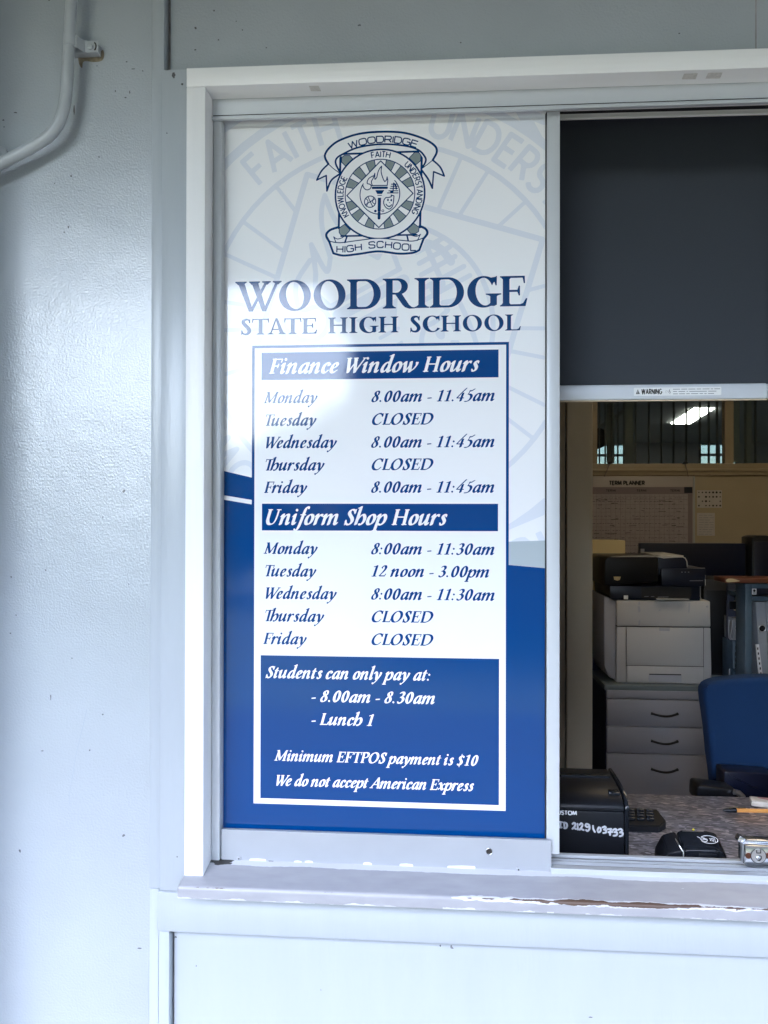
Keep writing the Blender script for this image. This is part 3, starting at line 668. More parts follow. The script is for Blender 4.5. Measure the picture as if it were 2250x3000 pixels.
# upright one-weight capitals for the crest and small print: polylines in a box 1 high
def arcp(cx, cy, rx, ry, a0, a1, n=14): return [(cx + rx * math.cos(R(a0 + (a1 - a0) * k / n)), cy + ry * math.sin(R(a0 + (a1 - a0) * k / n))) for k in range(n + 1)]
def superell(cx, cy, rx, ry, p=2.6, n=28):
    o = []
    for k in range(n):
        a = 2 * math.pi * k / n; c, s = math.cos(a), math.sin(a)
        o.append((cx + rx * math.copysign(abs(c) ** (2 / p), c), cy + ry * math.copysign(abs(s) ** (2 / p), s)))
    return o + [o[0]]
SANS = {
 'A': (.80, [[(0, 0), (.40, 1), (.80, 0)], [(.13, .32), (.67, .32)]]),
 'C': (.78, [arcp(.42, .5, .42, .5, 50, 310)]),
 'D': (.78, [[(0, 0), (0, 1), (.30, 1)] + arcp(.30, .5, .46, .5, 90, -90) + [(0, 0)]]),
 'E': (.56, [[(.56, 1), (0, 1), (0, 0), (.56, 0)], [(0, .52), (.50, .52)]]),
 'F': (.52, [[(.52, 1), (0, 1), (0, 0)], [(0, .52), (.46, .52)]]),
 'G': (.84, [arcp(.44, .5, .44, .5, 48, 345) , [(.48, .44), (.87, .44), (.86, .36)]]),
 'H': (.74, [[(0, 0), (0, 1)], [(.74, 0), (.74, 1)], [(0, .52), (.74, .52)]]),
 'I': (.06, [[(.03, 0), (.03, 1)]]),
 'K': (.66, [[(0, 0), (0, 1)], [(.60, 1), (.02, .46)], [(.20, .62), (.66, 0)]]),
 'L': (.52, [[(0, 1), (0, 0), (.52, 0)]]),
 'M': (.92, [[(0, 0), (.10, 1), (.46, .15), (.82, 1), (.92, 0)]]),
 'N': (.74, [[(0, 0), (0, 1), (.74, 0), (.74, 1)]]),
 'O': (.92, [superell(.46, .5, .46, .5, 2.1)]),
 'P': (.58, [[(0, 0), (0, 1), (.32, 1)] + arcp(.32, .73, .26, .27, 90, -90) + [(0, .46)]]),
 'R': (.62, [[(0, 0), (0, 1), (.32, 1)] + arcp(.32, .73, .26, .27, 90, -90) + [(0, .46)], [(.28, .46), (.62, 0)]]),
 'S': (.58, [arcp(.29, .745, .25, .255, 35, 270, 12) + arcp(.29, .245, .28, .245, 90, -145, 12)]),
 'T': (.64, [[(0, 1), (.64, 1)], [(.32, 1), (.32, 0)]]),
 'U': (.70, [[(0, 1), (0, .34)] + arcp(.35, .34, .35, .34, 180, 360) + [(.70, 1)]]),
 'W': (1.14, [[(0, 1), (.28, 0), (.57, 1), (.86, 0), (1.14, 1)]]),
 'Q': (.92, []),
}
SANS_WIDE = dict(SANS)
SANS_WIDE['O'] = (1.12, [superell(.56, .5, .56, .5, 3.4)])
SANS_WIDE['G'] = (1.10, [[(1.05, .80)] + superell(.56, .5, .56, .5, 3.4)[4:25] + [(1.10, .18), (1.10, .48), (.62, .48)]])
SANS_WIDE['C'] = (1.06, [[(1.03, .74)] + superell(.54, .5, .54, .5, 3.4)[4:25] + [(1.03, .26)]])
SANS_WIDE['D'] = (1.05, [[(0, 0), (0, 1), (.6, 1)] + arcp(.68, .62, .37, .38, 90, 0, 6) + arcp(.68, .38, .37, .38, 0, -90, 6) + [(0, 0)]])
SANS_WIDE['R'] = (.98, [[(0, 0), (0, 1), (.68, 1)] + arcp(.70, .73, .25, .27, 90, -90, 8) + [(0, .46)], [(.60, .46), (.98, 0)]])
SANS_WIDE['E'] = (.92, [[(.92, 1), (0, 1), (0, 0), (.92, 0)], [(0, .52), (.84, .52)]])
SANS_WIDE['H'] = (1.0, [[(0, 0), (0, 1)], [(1.0, 0), (1.0, 1)], [(0, .52), (1.0, .52)]])
SANS_WIDE['S'] = (1.0, [[(.98, .78), (.94, .92), (.80, 1), (.22, 1), (.04, .90), (.04, .64), (.22, .53), (.80, .48), (.98, .38), (.98, .12), (.80, 0), (.20, 0), (.04, .08), (.02, .24)]])
SANS_WIDE['W'] = (1.4, [[(0, 1), (.34, 0), (.70, 1), (1.06, 0), (1.4, 1)]])
SANS_WIDE['L'] = (.86, [[(0, 1), (0, 0), (.86, 0)]])
def sans_width(text, font, gap, space): return sum(space if c == ' ' else font[c][0] + gap for c in text) - gap
def sans(ink, text, path, h, r, font=SANS, gap=.22, space=.45, total=None):
    """path(s) -> (x, y, angle) for 0 <= s <= 1 along the baseline; h letter height; letters spread over the whole path of length total"""
    W = sans_width(text, font, gap, space); k = total / (W * h) if total else 1.0
    u = 0.0
    for ch in text:
        if ch == ' ': u += space; continue
        w, strokes = font[ch]; x, y, a = path((u + w / 2) / W); c, s = math.cos(a), math.sin(a)
        for st in strokes:
            pts = [(x + ((p[0] - w / 2) * k * h) * c - p[1] * h * s, y + ((p[0] - w / 2) * k * h) * s + p[1] * h * c) for p in st]
            ink.line(pts, r, butt=True)
        u += w + gap
def straight(x0, x1, y): return lambda s: (x0 + (x1 - x0) * s, y, 0.0)

# ------------------------------------------------------------------ the school crest, traced as a drawing (units: y down, ring centre 840, 755)
EC = (840.0, 755.0)
def crest(line, grey, T, k, pale=False):
    """line: ink for outlines and lettering; grey: ink for the filled wedges; T maps drawing units to sign metres; k metres per unit"""
    def tr(p): return T(p[0] - EC[0], EC[1] - p[1])
    def ln(pts, w, smooth=False, closed=False, butt=False, n=7): line.line([tr(p) for p in pts], w * 0.56 * k, smooth=smooth, closed=closed, butt=butt, n=n)
    def er(pts, smooth=False):
        q = [tr(p) for p in (crom(pts, 7, True) if smooth else pts)]
        line.poly(q, sub=True); grey.poly(q, sub=True)
    def fl(pts, ink=None, smooth=False): (ink or line).poly([tr(p) for p in (crom(pts, 7, True) if smooth else pts)])
    def circ(cx, cy, r, n=72): return [(cx + r * math.cos(2 * math.pi * i / n), cy + r * math.sin(2 * math.pi * i / n)) for i in range(n)]
    def ring(cx, cy, r, w): ln(circ(cx, cy, r) + [(cx + r, cy)], w)
    # square shield behind the ring
    ln([(412, 345), (412, 1110)], 20); ln([(1272, 335), (1272, 1105)], 20)
    ln([(425, 327), (1250, 307)], 18); ln([(440, 1196), (1240, 1184)], 16)
    for q in ([(425, 362), (450, 342), (510, 342), (550, 388), (478, 464), (425, 412)], [(1140, 376), (1195, 316), (1238, 318), (1262, 345), (1262, 405), (1213, 446)],
              [(416, 1112), (474, 1070), (536, 1132), (482, 1192), (440, 1188), (418, 1160)], [(1130, 1120), (1194, 1056), (1262, 1106), (1258, 1150), (1224, 1172), (1172, 1170)]):
        fl(q, grey); ln(q + [q[0]], 7)
    # ring
    er(circ(840, 753, 472)); ring(840, 753, 472, 16); ring(840, 754, 368, 9)
    for a in (108, 73, 46.5, 21.8, -21.3, -47, -73, -107, -136, -159, 160, 135):
        q = []
        for da, e in ((-7.6, 0), (-7.6, 1), (0, 1), (7.6, 1), (7.6, 0)):
            t = R(a + da); c, s = math.cos(t), math.sin(t)
            rr = 364 if e else 352 / (abs(c) + abs(s))
            q.append((840 + rr * c, 755 - rr * s))
        fl(q, grey); ln([q[0], q[1]], 7); ln([q[3], q[4]], 7)
    dia = [(840, 403), (1190, 748), (838, 1107), (490, 767)]
    er(dia); ln(dia + [dia[0]], 10)
    # inner disc and its emblems
    ln([(655, 655)] + arc_pts(840, 755, 210, 148, -205 + 248) , 9)
    ln([(655, 655), (672, 690), (700, 708), (730, 700), (746, 676), (735, 650), (706, 642), (704, 618), (722, 585), (765, 560)], 9, smooth=True)
    er([(757, 660), (747, 618), (783, 533), (785, 595), (815, 520), (850, 458), (852, 540), (885, 620), (912, 570), (915, 660)])
    ln([(757, 660), (747, 622), (765, 585), (782, 533)], 9, smooth=True); ln([(782, 533), (784, 596), (804, 575)], 9, smooth=True)
    ln([(804, 575), (815, 520), (832, 482), (852, 458)], 9, smooth=True); ln([(852, 458), (848, 520), (870, 590), (888, 622)], 9, smooth=True)
    ln([(888, 622), (906, 605), (912, 572)], 9, smooth=True); ln([(912, 572), (920, 612), (915, 660)], 9, smooth=True)
    ln([(752, 663), (916, 663)], 9)
    ln([(764, 687), (912, 687)], 22); fl([(790, 712), (886, 712), (862, 752), (812, 752)]); ln([(818, 767), (858, 767)], 7)
    ln([(837, 792), (837, 938)], 30, butt=True); ln([(837, 952), (837, 1008)], 27)
    ring(739, 833, 60, 9)
    ln([(690, 864), (789, 804)], 8); ln([(714, 780), (768, 886)], 8); ln([(694, 800), (716, 826), (704, 880)], 8, smooth=True); ln([(776, 788), (764, 836), (792, 860)], 8, smooth=True)
    ln([(905, 790), (886, 815), (884, 855), (908, 895), (945, 912), (975, 885), (986, 835), (990, 774)], 9, smooth=True); ln([(990, 774), (960, 764), (962, 782)], 9); ln([(962, 782), (932, 790), (905, 790)], 9, smooth=True)
    fl(ell(927, 816, 9, 13)); fl(ell(962, 818, 9, 13)); ln([(940, 842), (950, 848)], 6)
    ln([(908, 860), (925, 880), (950, 884), (968, 866)], 9, smooth=True); fl([(922, 874), (945, 878), (966, 868), (955, 886), (935, 888)])
    for x0, x1, y in ((960, 1018, 650), (955, 1024, 672), (948, 1024, 694), (934, 1030, 720), (920, 1032, 742)): ln([(x0, y), (x1, y)], 9)
    ln([(984, 640), (978, 728)], 10); fl(ell(966, 730, 18, 14, -0.3)); ln([(984, 640), (1005, 665), (1012, 700)], 14, smooth=True)
    fl(circ(797, 932, 14, 24)); ring(876, 930, 11, 6)
    # words on the ring
    def onring(a0, a1, r): return lambda s: (*T(r * math.cos(R(a0 + (a1 - a0) * s)), 2 + r * math.sin(R(a0 + (a1 - a0) * s))), T.rot + R(a0 + (a1 - a0) * s) - math.pi / 2)
    for word, a0, a1 in (('FAITH', 103.5, 76.5), ('KNOWLEDGE', 214, 154), ('UNDERSTANDING', 50, -30)):
        sans(line, word, onring(a0, a1, 390), 60 * k, 5.2 * k, total=abs(R(a1 - a0)) * 410 * k)
    # upper scroll
    top = [(285, 430), (250, 370), (250, 320), (300, 250), (400, 180), (600, 115), (840, 95), (1080, 110), (1280, 172), (1400, 245), (1428, 315), (1388, 400)]
    low = [(1270, 490), (1312, 420), (1305, 365), (1230, 290), (1080, 245), (840, 227), (600, 258), (440, 325), (372, 372), (364, 430), (412, 522)]
    ltail = [(285, 430), (212, 505), (165, 600), (265, 552), (276, 715), (320, 605), (404, 540), (410, 525)]
    rtail = [(1388, 400), (1468, 475), (1512, 568), (1400, 522), (1391, 695), (1345, 600), (1275, 505), (1290, 470)]
    er([(285, 435), (250, 370), (255, 310), (400, 180), (600, 115), (840, 95), (1080, 110), (1280, 172), (1425, 300), (1388, 400), (1270, 490), (1312, 420), (1230, 290), (1080, 245), (840, 227), (600, 258), (440, 325), (364, 400), (412, 525)])
    er(ltail); er(rtail)
    ln(top, 20, smooth=True); ln(low, 17, smooth=True)
    ln([(285, 430), (340, 480), (410, 530)], 8); ln([(1388, 400), (1340, 440), (1272, 492)], 8)
    ln(ltail[:3], 16, smooth=True); ln(ltail[2:5], 14); ln(ltail[4:7], 17, smooth=True)
    ln(rtail[:3], 16, smooth=True); ln(rtail[2:5], 14); ln(rtail[4:7], 17, smooth=True)
    def bow(s):
        a = R(110.6 - 40.2 * s); r = 1020
        x, y = 868 + r * math.cos(a), (208 + r) - r * math.sin(a)
        return (*tr((x, y)), T.rot + a - math.pi / 2)
    sans(line, 'WOODRIDGE', bow, 66 * k, 6.2 * k, SANS_WIDE, gap=.20, total=R(40.2) * 1045 * k)
    # lower scroll
    body = [(412, 1100), (320, 1132), (278, 1185), (312, 1250), (362, 1378), (470, 1402), (640, 1384), (840, 1358), (1050, 1382), (1200, 1374), (1270, 1345), (1312, 1225), (1350, 1170), (1330, 1122), (1268, 1092), (1262, 1150), (1175, 1180), (840, 1222), (480, 1195), (418, 1160)]
    er([(278, 1190), (312, 1250), (362, 1378), (470, 1402), (640, 1384), (840, 1358), (1050, 1382), (1200, 1374), (1270, 1345), (1312, 1225), (1200, 1248), (1060, 1240), (840, 1220), (600, 1245), (430, 1265), (312, 1250)])
    ln([(412, 1100), (320, 1132), (280, 1185), (312, 1250)], 22, smooth=True); ln([(312, 1250), (362, 1378)], 20)
    ln([(362, 1378), (470, 1402), (640, 1384), (840, 1358), (1050, 1382), (1200, 1374), (1270, 1345)], 20, smooth=True)
    ln([(1270, 1345), (1312, 1225)], 20); ln([(1312, 1225), (1350, 1170), (1330, 1122), (1268, 1092)], 22, smooth=True)
    ln([(312, 1250), (430, 1266), (600, 1245), (840, 1220), (1060, 1240), (1200, 1250), (1310, 1218)], 9, smooth=True)
    ln([(360, 1203), (400, 1226), (450, 1214), (470, 1196)], 8, smooth=True); ln([(362, 1206), (386, 1262)], 8)
    ln([(1280, 1178), (1240, 1200), (1190, 1192), (1165, 1180)], 8, smooth=True); ln([(1276, 1182), (1248, 1244)], 8)
    ln([(502, 1200), (482, 1262)], 15); ln([(1136, 1188), (1150, 1242)], 15)
    wav = [(398, 1368), (500, 1368), (610, 1350), (700, 1334), (790, 1320), (900, 1318), (1000, 1330), (1100, 1345), (1200, 1350), (1235, 1348)]
    def wave(s):
        q = s * (len(wav) - 1); i = min(int(q), len(wav) - 2); f = q - i
        x = wav[0][0] + (wav[-1][0] - wav[0][0]) * s
        j = max(i for i in range(len(wav) - 1) if wav[i][0] <= x + 1e-6); f = (x - wav[j][0]) / (wav[j + 1][0] - wav[j][0])
        y = wav[j][1] + (wav[j + 1][1] - wav[j][1]) * f
        sl = -(wav[j + 1][1] - wav[j][1]) / (wav[j + 1][0] - wav[j][0]) * 0.5
        return (*tr((x, y)), T.rot + math.atan(sl))
    sans(line, 'HIGH SCHOOL', wave, 66 * k, 6.2 * k, SANS_WIDE, gap=.30, space=.9, total=837 * k)
def arc_pts(cx, cy, r, a0, a1, n=60):
    """clockwise long way round from a0 to a1 (degrees, y down drawing)"""
    span = (a1 - a0) % 360
    return [(cx + r * math.cos(R(a0 + span * i / n)), cy - r * math.sin(R(a0 + span * i / n))) for i in range(n + 1)]
def crest_outline(ink, T, k):
    """the white ground under the crest"""
    def tr(p): return T(p[0] - EC[0], EC[1] - p[1])
    for pts in ([(285, 435), (245, 370), (250, 310), (400, 175), (600, 108), (840, 88), (1080, 104), (1280, 165), (1420, 280), (1434, 330), (1390, 405), (1270, 495), (1270, 330), (840, 227), (420, 330), (412, 530)],
                [(285, 430), (212, 505), (155, 607), (265, 560), (276, 730), (325, 610), (415, 535)], [(1388, 400), (1468, 475), (1518, 572), (1405, 530), (1391, 705), (1345, 605), (1265, 505)],
                [(402, 330), (1282, 310), (1282, 1195), (402, 1200)], [(412, 1090), (315, 1128), (268, 1185), (305, 1255), (355, 1382), (470, 1412), (640, 1394), (840, 1368), (1050, 1392), (1200, 1384), (1278, 1350), (1322, 1228), (1360, 1170), (1338, 1115), (1268, 1082)]):
        ink.poly([tr(p) for p in pts])
    c = T(0, 2); ink.dot(c[0], c[1], 480 * k)
class Turn:
    """drawing units (x right, y up from the ring centre) -> sign plane"""
    def __init__(s, cx, cz, k, rot): s.c = (cx, cz); s.k = k; s.rot = rot; s.co = math.cos(rot); s.si = math.sin(rot)
    def __call__(s, x, y): return (s.c[0] + s.k * (x * s.co - y * s.si), s.c[1] + s.k * (x * s.si + y * s.co))
# ================================================================== OUTSIDE: ground, veranda, what stands opposite
def plane(name, x0, x1, y0, y1, z, m):
    me = bpy.data.meshes.new(name); me.from_pydata([(x0, y0, z), (x1, y0, z), (x1, y1, z), (x0, y1, z)], [], [(0, 1, 2, 3)])
    return struct(link(name, me, m))
plane('ground', -400, 400, -400, 400, 0.0, 'grass_mat')
plane('path', -30, 30, -4.6, 0.0, 0.006, 'paving')

# ---- the painted office wall with its cover strips and the veranda over it
office = thing('office_building', 'pale blue-grey painted office wall with cover strips around the service window', 'building', (0, 0, 0))
bx('wall_panel', 'wall_paint', office, -3.0, -0.160, -0.030, 0.06, 0.0, 2.62)
mb = MB(); mb.box(-0.1403, 3.2, -0.018, 0.06, 2.262, 2.62)
mb.build('wall_panel', 'wall_paint', office)
bx('wall_panel', 'smooth_paint', office, -0.1278, 3.2, -0.022, 0.06, 0.0, 0.90)
bx('wall_panel', 'smooth_paint', office, 1.30, 3.2, -0.022, 0.06, 0.90, 2.262)
bx('wall_core', 'gap_dark', office, -0.160, -0.1, -0.0150, 0.06, 0.0, 2.62)
bx('cover_strip', 'smooth_paint', office, -0.1652, -0.1448, -0.036, -0.0152, 0.934, 2.62, 0.0012)
bx('cover_strip', 'smooth_paint', office, -0.1652, -0.1494, -0.036, -0.0152, 0.0, 0.9335, 0.0012)
bx('cover_strip', 'smooth_paint', office, -0.1488, -0.1312, -0.037, -0.0152, 0.0, 0.8692, 0.0010)
bx('architrave', 'smooth_paint', office, -0.1458, -0.0988, -0.042, -0.0152, 0.9342, 2.2828, 0.0014)
bx('apron_board', 'smooth_paint', office, -0.1473, 1.30, -0.046, -0.010, 0.8695, 0.9336, 0.0014)
s = at(2213, 60, -0.018); bx('panel_joint', 'gap_dark', office, s.x, s.x + 0.0015, -0.0186, -0.01, 2.285, 2.61)
bx('shade_pilaster', 'smooth_paint', office, -0.66, -0.468, -0.20, -0.0305, 0.0, 2.60, 0.006)  # added out of view to shade the left edge of the wall
bx('veranda_soffit', 'soffit_paint', office, -7.0, 9.0, -2.05, 0.06, 2.622, 2.70)
bx('veranda_fascia', 'soffit_paint', office, -7.0, 9.0, -2.10, -2.052, 2.595, 2.78)
for x in (-4.4, 4.6): bx('veranda_post', 'smooth_paint', office, x, x + 0.09, -2.04, -1.95, 0.006, 2.62)

# worn spots of the paint, where the photo has them
def chips(Y, spots, cracks=()):
    for px, py, w, h in spots:
        p = at(px, py, Y); sx = w * 0.00029; sz = h * 0.00029
        MB().prism([(p.x + sx * random.uniform(.6, 1.2) * math.cos(a), p.z + sz * random.uniform(.6, 1.2) * math.sin(a)) for a in [2 * math.pi * i / 11 for i in range(11)]], Y - 0.0003, Y + 0.0005).build('paint_chip', 'paint_chip', office)
    for c in cracks:
        k = Ink(-0.47, 0.70, -0.10, 1.4, 0.0005); k.line([(at(px, py, Y).x, at(px, py, Y).z) for px, py in c], 0.00045, smooth=True)
        V, T = k.mesh(tol=.1); flat_mesh('paint_crack', V, T, on_(Y - 0.0002), 'paint_crack', office)
def on_(y): return lambda q: (q[0], y, q[1])
chips(-0.030, [(284, 193, 4, 3), (371, 181, 5, 4), (390, 202, 13, 3), (418, 208, 4, 4), (338, 267, 4, 5), (380, 271, 3, 11), (368, 286, 7, 5), (217, 322, 5, 26), (46, 330, 10, 4), (10, 352, 6, 5), (12, 372, 4, 4), (208, 516, 6, 5), (290, 460, 4, 4), (160, 537, 3, 4),
      (200, 665, 4, 8), (188, 680, 5, 4), (122, 1580, 5, 4), (134, 1670, 7, 4), (33, 1690, 5, 5), (47, 1802, 5, 5), (31, 1855, 5, 4), (378, 1711, 4, 4), (302, 1515, 5, 5), (149, 2042, 3, 20), (263, 2198, 5, 5), (301, 2093, 5, 5), (124, 2200, 9, 3), (409, 2778, 12, 5), (211, 1928, 4, 4)],
      [[(254, 2080), (238, 2150), (222, 2215), (215, 2262), (206, 2310), (203, 2358)], [(459, 2720), (446, 2780), (436, 2835), (434, 2900), (437, 2990)]])
chips(-0.018, [(573, 82, 6, 8), (640, 117, 5, 5), (572, 146, 6, 5), (627, 31, 5, 6), (692, 63, 3, 4), (710, 88, 4, 4), (780, 140, 4, 4), (1350, 125, 5, 4), (1990, 98, 5, 4)])
chips(-0.042, [(509, 220, 11, 17), (534, 247, 7, 7), (489, 390, 4, 4), (519, 2510, 4, 4)])
chips(-0.022, [(515, 2745, 7, 6), (1730, 2980, 11, 4), (575, 2830, 3, 5), (1290, 2770, 4, 6), (940, 2900, 3, 3)])
# ---- opposite, seen only in the shine of the sign and the paint
opp = thing('opposite_building', 'dark brick school block opposite, mirrored in the right half of the sign', 'building', (6, -12, 0))
bx('wall', 'dark_brick', opp, -0.98, 40, -16, -9.0, 0.0, 3.7)
MB().prism([(-0.86, 3.7), (40.5, 3.7), (40.5, 5.8), (-0.9, 5.8), (-1.34, 4.9)], -16.5, -8.6).build('roof', 'roof_sheet', opp)
for x in (1.2, 4.4, 7.6, 10.8): bx('window', 'window_dark', opp, x, x + 1.6, -9.0, -8.97, 1.0, 2.4)
wing = thing('blocker_wing', 'unseen dark brick wing added on the left to hold back sky light', 'building', (-10, -7, 0))  # added out of view to narrow the open sky
bx('wall', 'dark_brick', wing, -14, -8.4, -13.3, -0.5, 0.0, 4.6); bx('roof', 'roof_sheet', wing, -14.4, -8.0, -13.6, -0.2, 4.602, 5.6)
for y in (-11.5, -8.5, -5.5): bx('window', 'window_dark', wing, -8.4, -8.37, y, y + 1.4, 1.0, 2.4)
hd = thing('hedge', 'long leafy green hedge opposite the veranda, mirrored low in the sign', 'hedge', (-9, -13, 0))
me = bpy.data.meshes.new('foliage'); vs, fs = [], []
rng = np.random.default_rng(3)
for i in range(9000):
    x = rng.uniform(-12, -1.4); top = max(2.55, 2.85 + (x + 3.6) * 0.36) + 0.06 * math.sin(x * 2.3) + 0.05 * math.sin(x * 7.1 + 1)
    z = top * rng.uniform(0.02, 1.0) ** 0.6; y = -13 + rng.normal(0, 0.55); c = Vector((x, y, z)); r = rng.uniform(0.09, 0.19)
    a = Vector(rng.normal(0, 1, 3)).normalized(); b = a.cross(Vector(rng.normal(0, 1, 3))).normalized(); k = len(vs)
    vs += [tuple(c + a * r), tuple(c + b * r * .5), tuple(c - a * r), tuple(c - b * r * .5)]; fs.append((k, k + 1, k + 2, k + 3))
me.from_pydata(vs, [], fs); link('foliage', me, 'leaf', hd)
for x in range(-11, -1, 2): MB().tube([(x, -13, 0), (x + .1, -13, 1.0), (x, -13.1, 1.7)], [.05, .04, .02], 8).build('stem', 'bark', hd)

# ================================================================== THE CONDUIT ON THE WALL
cond = thing('conduit', 'painted electrical conduit bending across the upper left of the wall', 'conduit', tuple(at(200, 200, -0.060)))
YC = -0.060
path = [at(px, py, YC) for px, py in ((213, -70), (210, 0), (206, 60), (204, 110), (201, 170), (198, 230), (194, 280), (186, 325), (172, 362), (150, 392), (118, 417), (70, 444), (20, 470), (-40, 502), (-130, 550), (-330, 655))]
path = [Vector(p) for p in crom([tuple(p) for p in path], 5)]
MB().tube(path, 0.0091, 24).build('pipe', 'conduit_paint', cond, smooth=True)
def saddle(px, py, dirv):
    """half ring round the pipe with one fixing tab and screw"""
    c = at(px, py, YC); t = Vector(dirv).normalized()
    side = Vector((0, 1, 0)).cross(t).normalized()
    if side.x < 0 and dirv[2] < -0.5: side = -side
    mb = MB()
    mb.tube([c - t * 0.011, c - t * 0.0105, c + t * 0.0105, c + t * 0.011], [0.0092, 0.0104, 0.0104, 0.0092], 28)
    return c, t, side, mb
c, t, side, mb = saddle(205, 118, (-0.02, 0, -1))
# the tab steps back from the pipe to the wall spacer and carries the screw slot
prof = [(0.0085, -0.063), (0.0125, -0.0615), (0.0155, -0.054), (0.019, -0.0475), (0.0245, -0.0462), (0.0405, -0.0462), (0.0405, -0.0448), (0.0235, -0.0448), (0.018, -0.0460), (0.0142, -0.0525), (0.011, -0.0595), (0.0085, -0.0605)]
b = bmesh.new(); lo_ = [b.verts.new((c.x + p, y, c.z - 0.0095 - 0.003)) for p, y in prof]; hi = [b.verts.new((c.x + p, y, c.z + 0.0095 - 0.003)) for p, y in prof]
n = len(prof); b.faces.new(lo_); b.faces.new(hi[::-1])
for i in range(n): b.faces.new((lo_[i], hi[i], hi[(i + 1) % n], lo_[(i + 1) % n]))
mb._add(b)
cl = mb.build('pipe_clip', 'conduit_paint', cond, smooth=True)
MB().dome((c.x + 0.0285, -0.0475, c.z - 0.004), 0.0048, 0.0022).build('screw', 'conduit_paint', cl, smooth=True)
mb = MB(); mb.tube([(c.x + 0.0345 + 0.003 * math.cos(a), -0.0465, c.z - 0.003 + 0.006 * math.sin(a)) for a in [R(-85 + 17 * k) for k in range(11)]], 0.0011, 8); mb.build('slot', 'dirt', cl)
bx('spacer', 'conduit_paint', cl, c.x - 0.006, c.x + 0.039, -0.0448, -0.0302, c.z - 0.011, c.z + 0.005, 0.001)
k = Ink(-0.03, -0.03, 0.03, 0.03, 0.0006); k.poly(crom([(-.022, .006), (-.024, -.012), (-.018, -.022), (-.015, -.011), (.004, -.013), (.016, -.011), (.020, -.003), (.018, .007), (.010, .004)], 5, True))
V, T = k.mesh(); flat_mesh('rust_stain', V, T, lambda p: (c.x + 0.024 + p[0], -0.0304, c.z - 0.006 + p[1]), 'rust', cond)
c2 = at(2, 452, -0.038)
mb = MB(); mb.disc((c2.x, -0.041, c2.z), 0.0125, 0.0108); mb.disc((c2.x, -0.0425, c2.z), 0.0095, 0.002, r2=0.0125)
cl = mb.build('pipe_clip', 'conduit_paint', cond, smooth=True)
MB().dome((c2.x - 0.001, -0.0435, c2.z - 0.001), 0.0055, 0.0025).build('screw', 'conduit_paint', cl, smooth=True)

# ================================================================== THE SERVICE WINDOW
win = thing('service_window', 'white timber framed sliding service window with aluminium tracks', 'window', (0.4, 0, 0.95))
bx('timber_jamb', 'white_paint', win, -0.0985, -0.0672, -0.060, 0.055, 0.955, 2.2420, 0.0012)
MB().prism([(-0.0987, 2.2428), (1.30, 2.2317), (1.30, 2.2620), (-0.0987, 2.2732)], -0.0600, 0.055, bev=0.0012).build('timber_head', 'white_paint_across', win, smooth=True)
bx('timber_jamb', 'white_paint', win, 1.262, 1.2955, -0.060, 0.055, 0.955, 2.2310, 0.0012)
for (a, b_) in ((907, 935), (2000, 2040), (2070, 2112)):              # rubbed marks where tape came off the soffit of the head
    u = at(a, 258 if a < 1000 else 217, -0.045); w = at(b_, 258 if a < 1000 else 217, -0.045)
    z = 2.2428 - 0.00793 * (u.x + 0.0987) - 0.0004
    me = bpy.data.meshes.new('tape_mark'); me.from_pydata([(u.x, -0.052, z), (w.x, -0.052, z - 0.0002), (w.x + .002, -0.036, z - .0002), (u.x + .001, -0.037, z)], [], [(0, 1, 2, 3)])
    link('tape_mark', me, 'tape_ghost', win)
MB().prism([(-0.0665, 2.2125), (1.262, 2.2047), (1.262, 2.2322), (-0.0665, 2.2425)], -0.022, -0.0188, bev=0.0006).build('aluminium_head', 'aluminium', win)
MB().prism([(-0.0672, 2.2062), (1.262, 2.1985), (1.262, 2.2036), (-0.0672, 2.2114)], -0.0265, -0.0200, bev=0.0009).build('head_lip', 'aluminium', win)
a = at(1641, 320, 0.018); mb = MB(); mb.prism([(0.45, a.z + 0.001), (1.26, a.z - 0.0035), (1.26, a.z - 0.0085), (0.45, a.z - 0.0040)], 0.0155, 0.0175)
a = at(1641, 336, 0.044); mb.prism([(0.45, a.z + 0.001), (0.8745, a.z - 0.0035), (0.8745, a.z - 0.0125), (0.45, a.z - 0.0080)], 0.043, 0.046)
a = at(1641, 343, 0.040); mb.prism([(0.45, a.z), (0.8745, a.z - 0.0045), (0.8745, a.z - 0.0072), (0.45, a.z - 0.0028)], 0.0395, 0.0425)
mb.build('head_track', 'rail_light', win)
MB().prism([(-0.066, 2.2142), (1.26, 2.2065), (1.26, 2.2078), (-0.066, 2.2155)], -0.0223, -0.0215).build('head_shadow_line', 'rubber', win)  # dark strip laid on the head as a painted shadow line
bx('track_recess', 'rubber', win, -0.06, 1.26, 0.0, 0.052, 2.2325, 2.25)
bx('aluminium_jamb', 'aluminium_upright', win, -0.0668, -0.0522, -0.0200, 0.012, 0.9755, 2.2120, 0.002)
bx('sash_stile', 'aluminium_upright', win, 0.4853, 0.5059, -0.008, 0.030, 1.0005, 2.2085, 0.0008)
bx('gasket', 'rubber', win, 0.4834, 0.4853, -0.0035, 0.004, 1.0205, 2.2085)
bx('gasket', 'rubber', win, -0.0560, -0.0538, -0.0035, 0.004, 1.0205, 2.2085)
mb = MB(); mb.prism([(-0.0503, 0.9735), (0.486, 0.9735), (0.4905, 0.9755), (0.4918, 0.9800), (0.4918, 1.0258), (-0.0503, 1.0262)], -0.0165, -0.0090, bev=0.0005)
kp = mb.build('kick_plate', 'plate_grey', win)
for px, py in ((700, 2515), (1519, 2547)):
    p = at(px, py, -0.017); r = MB().dome((p.x, -0.0165, p.z), 0.0042, 0.0020).build('rivet', 'plate_grey', kp, smooth=True)
    MB().dome((p.x, -0.0182, p.z), 0.0013, 0.0006, 12).build('rivet_core', 'dirt', r)
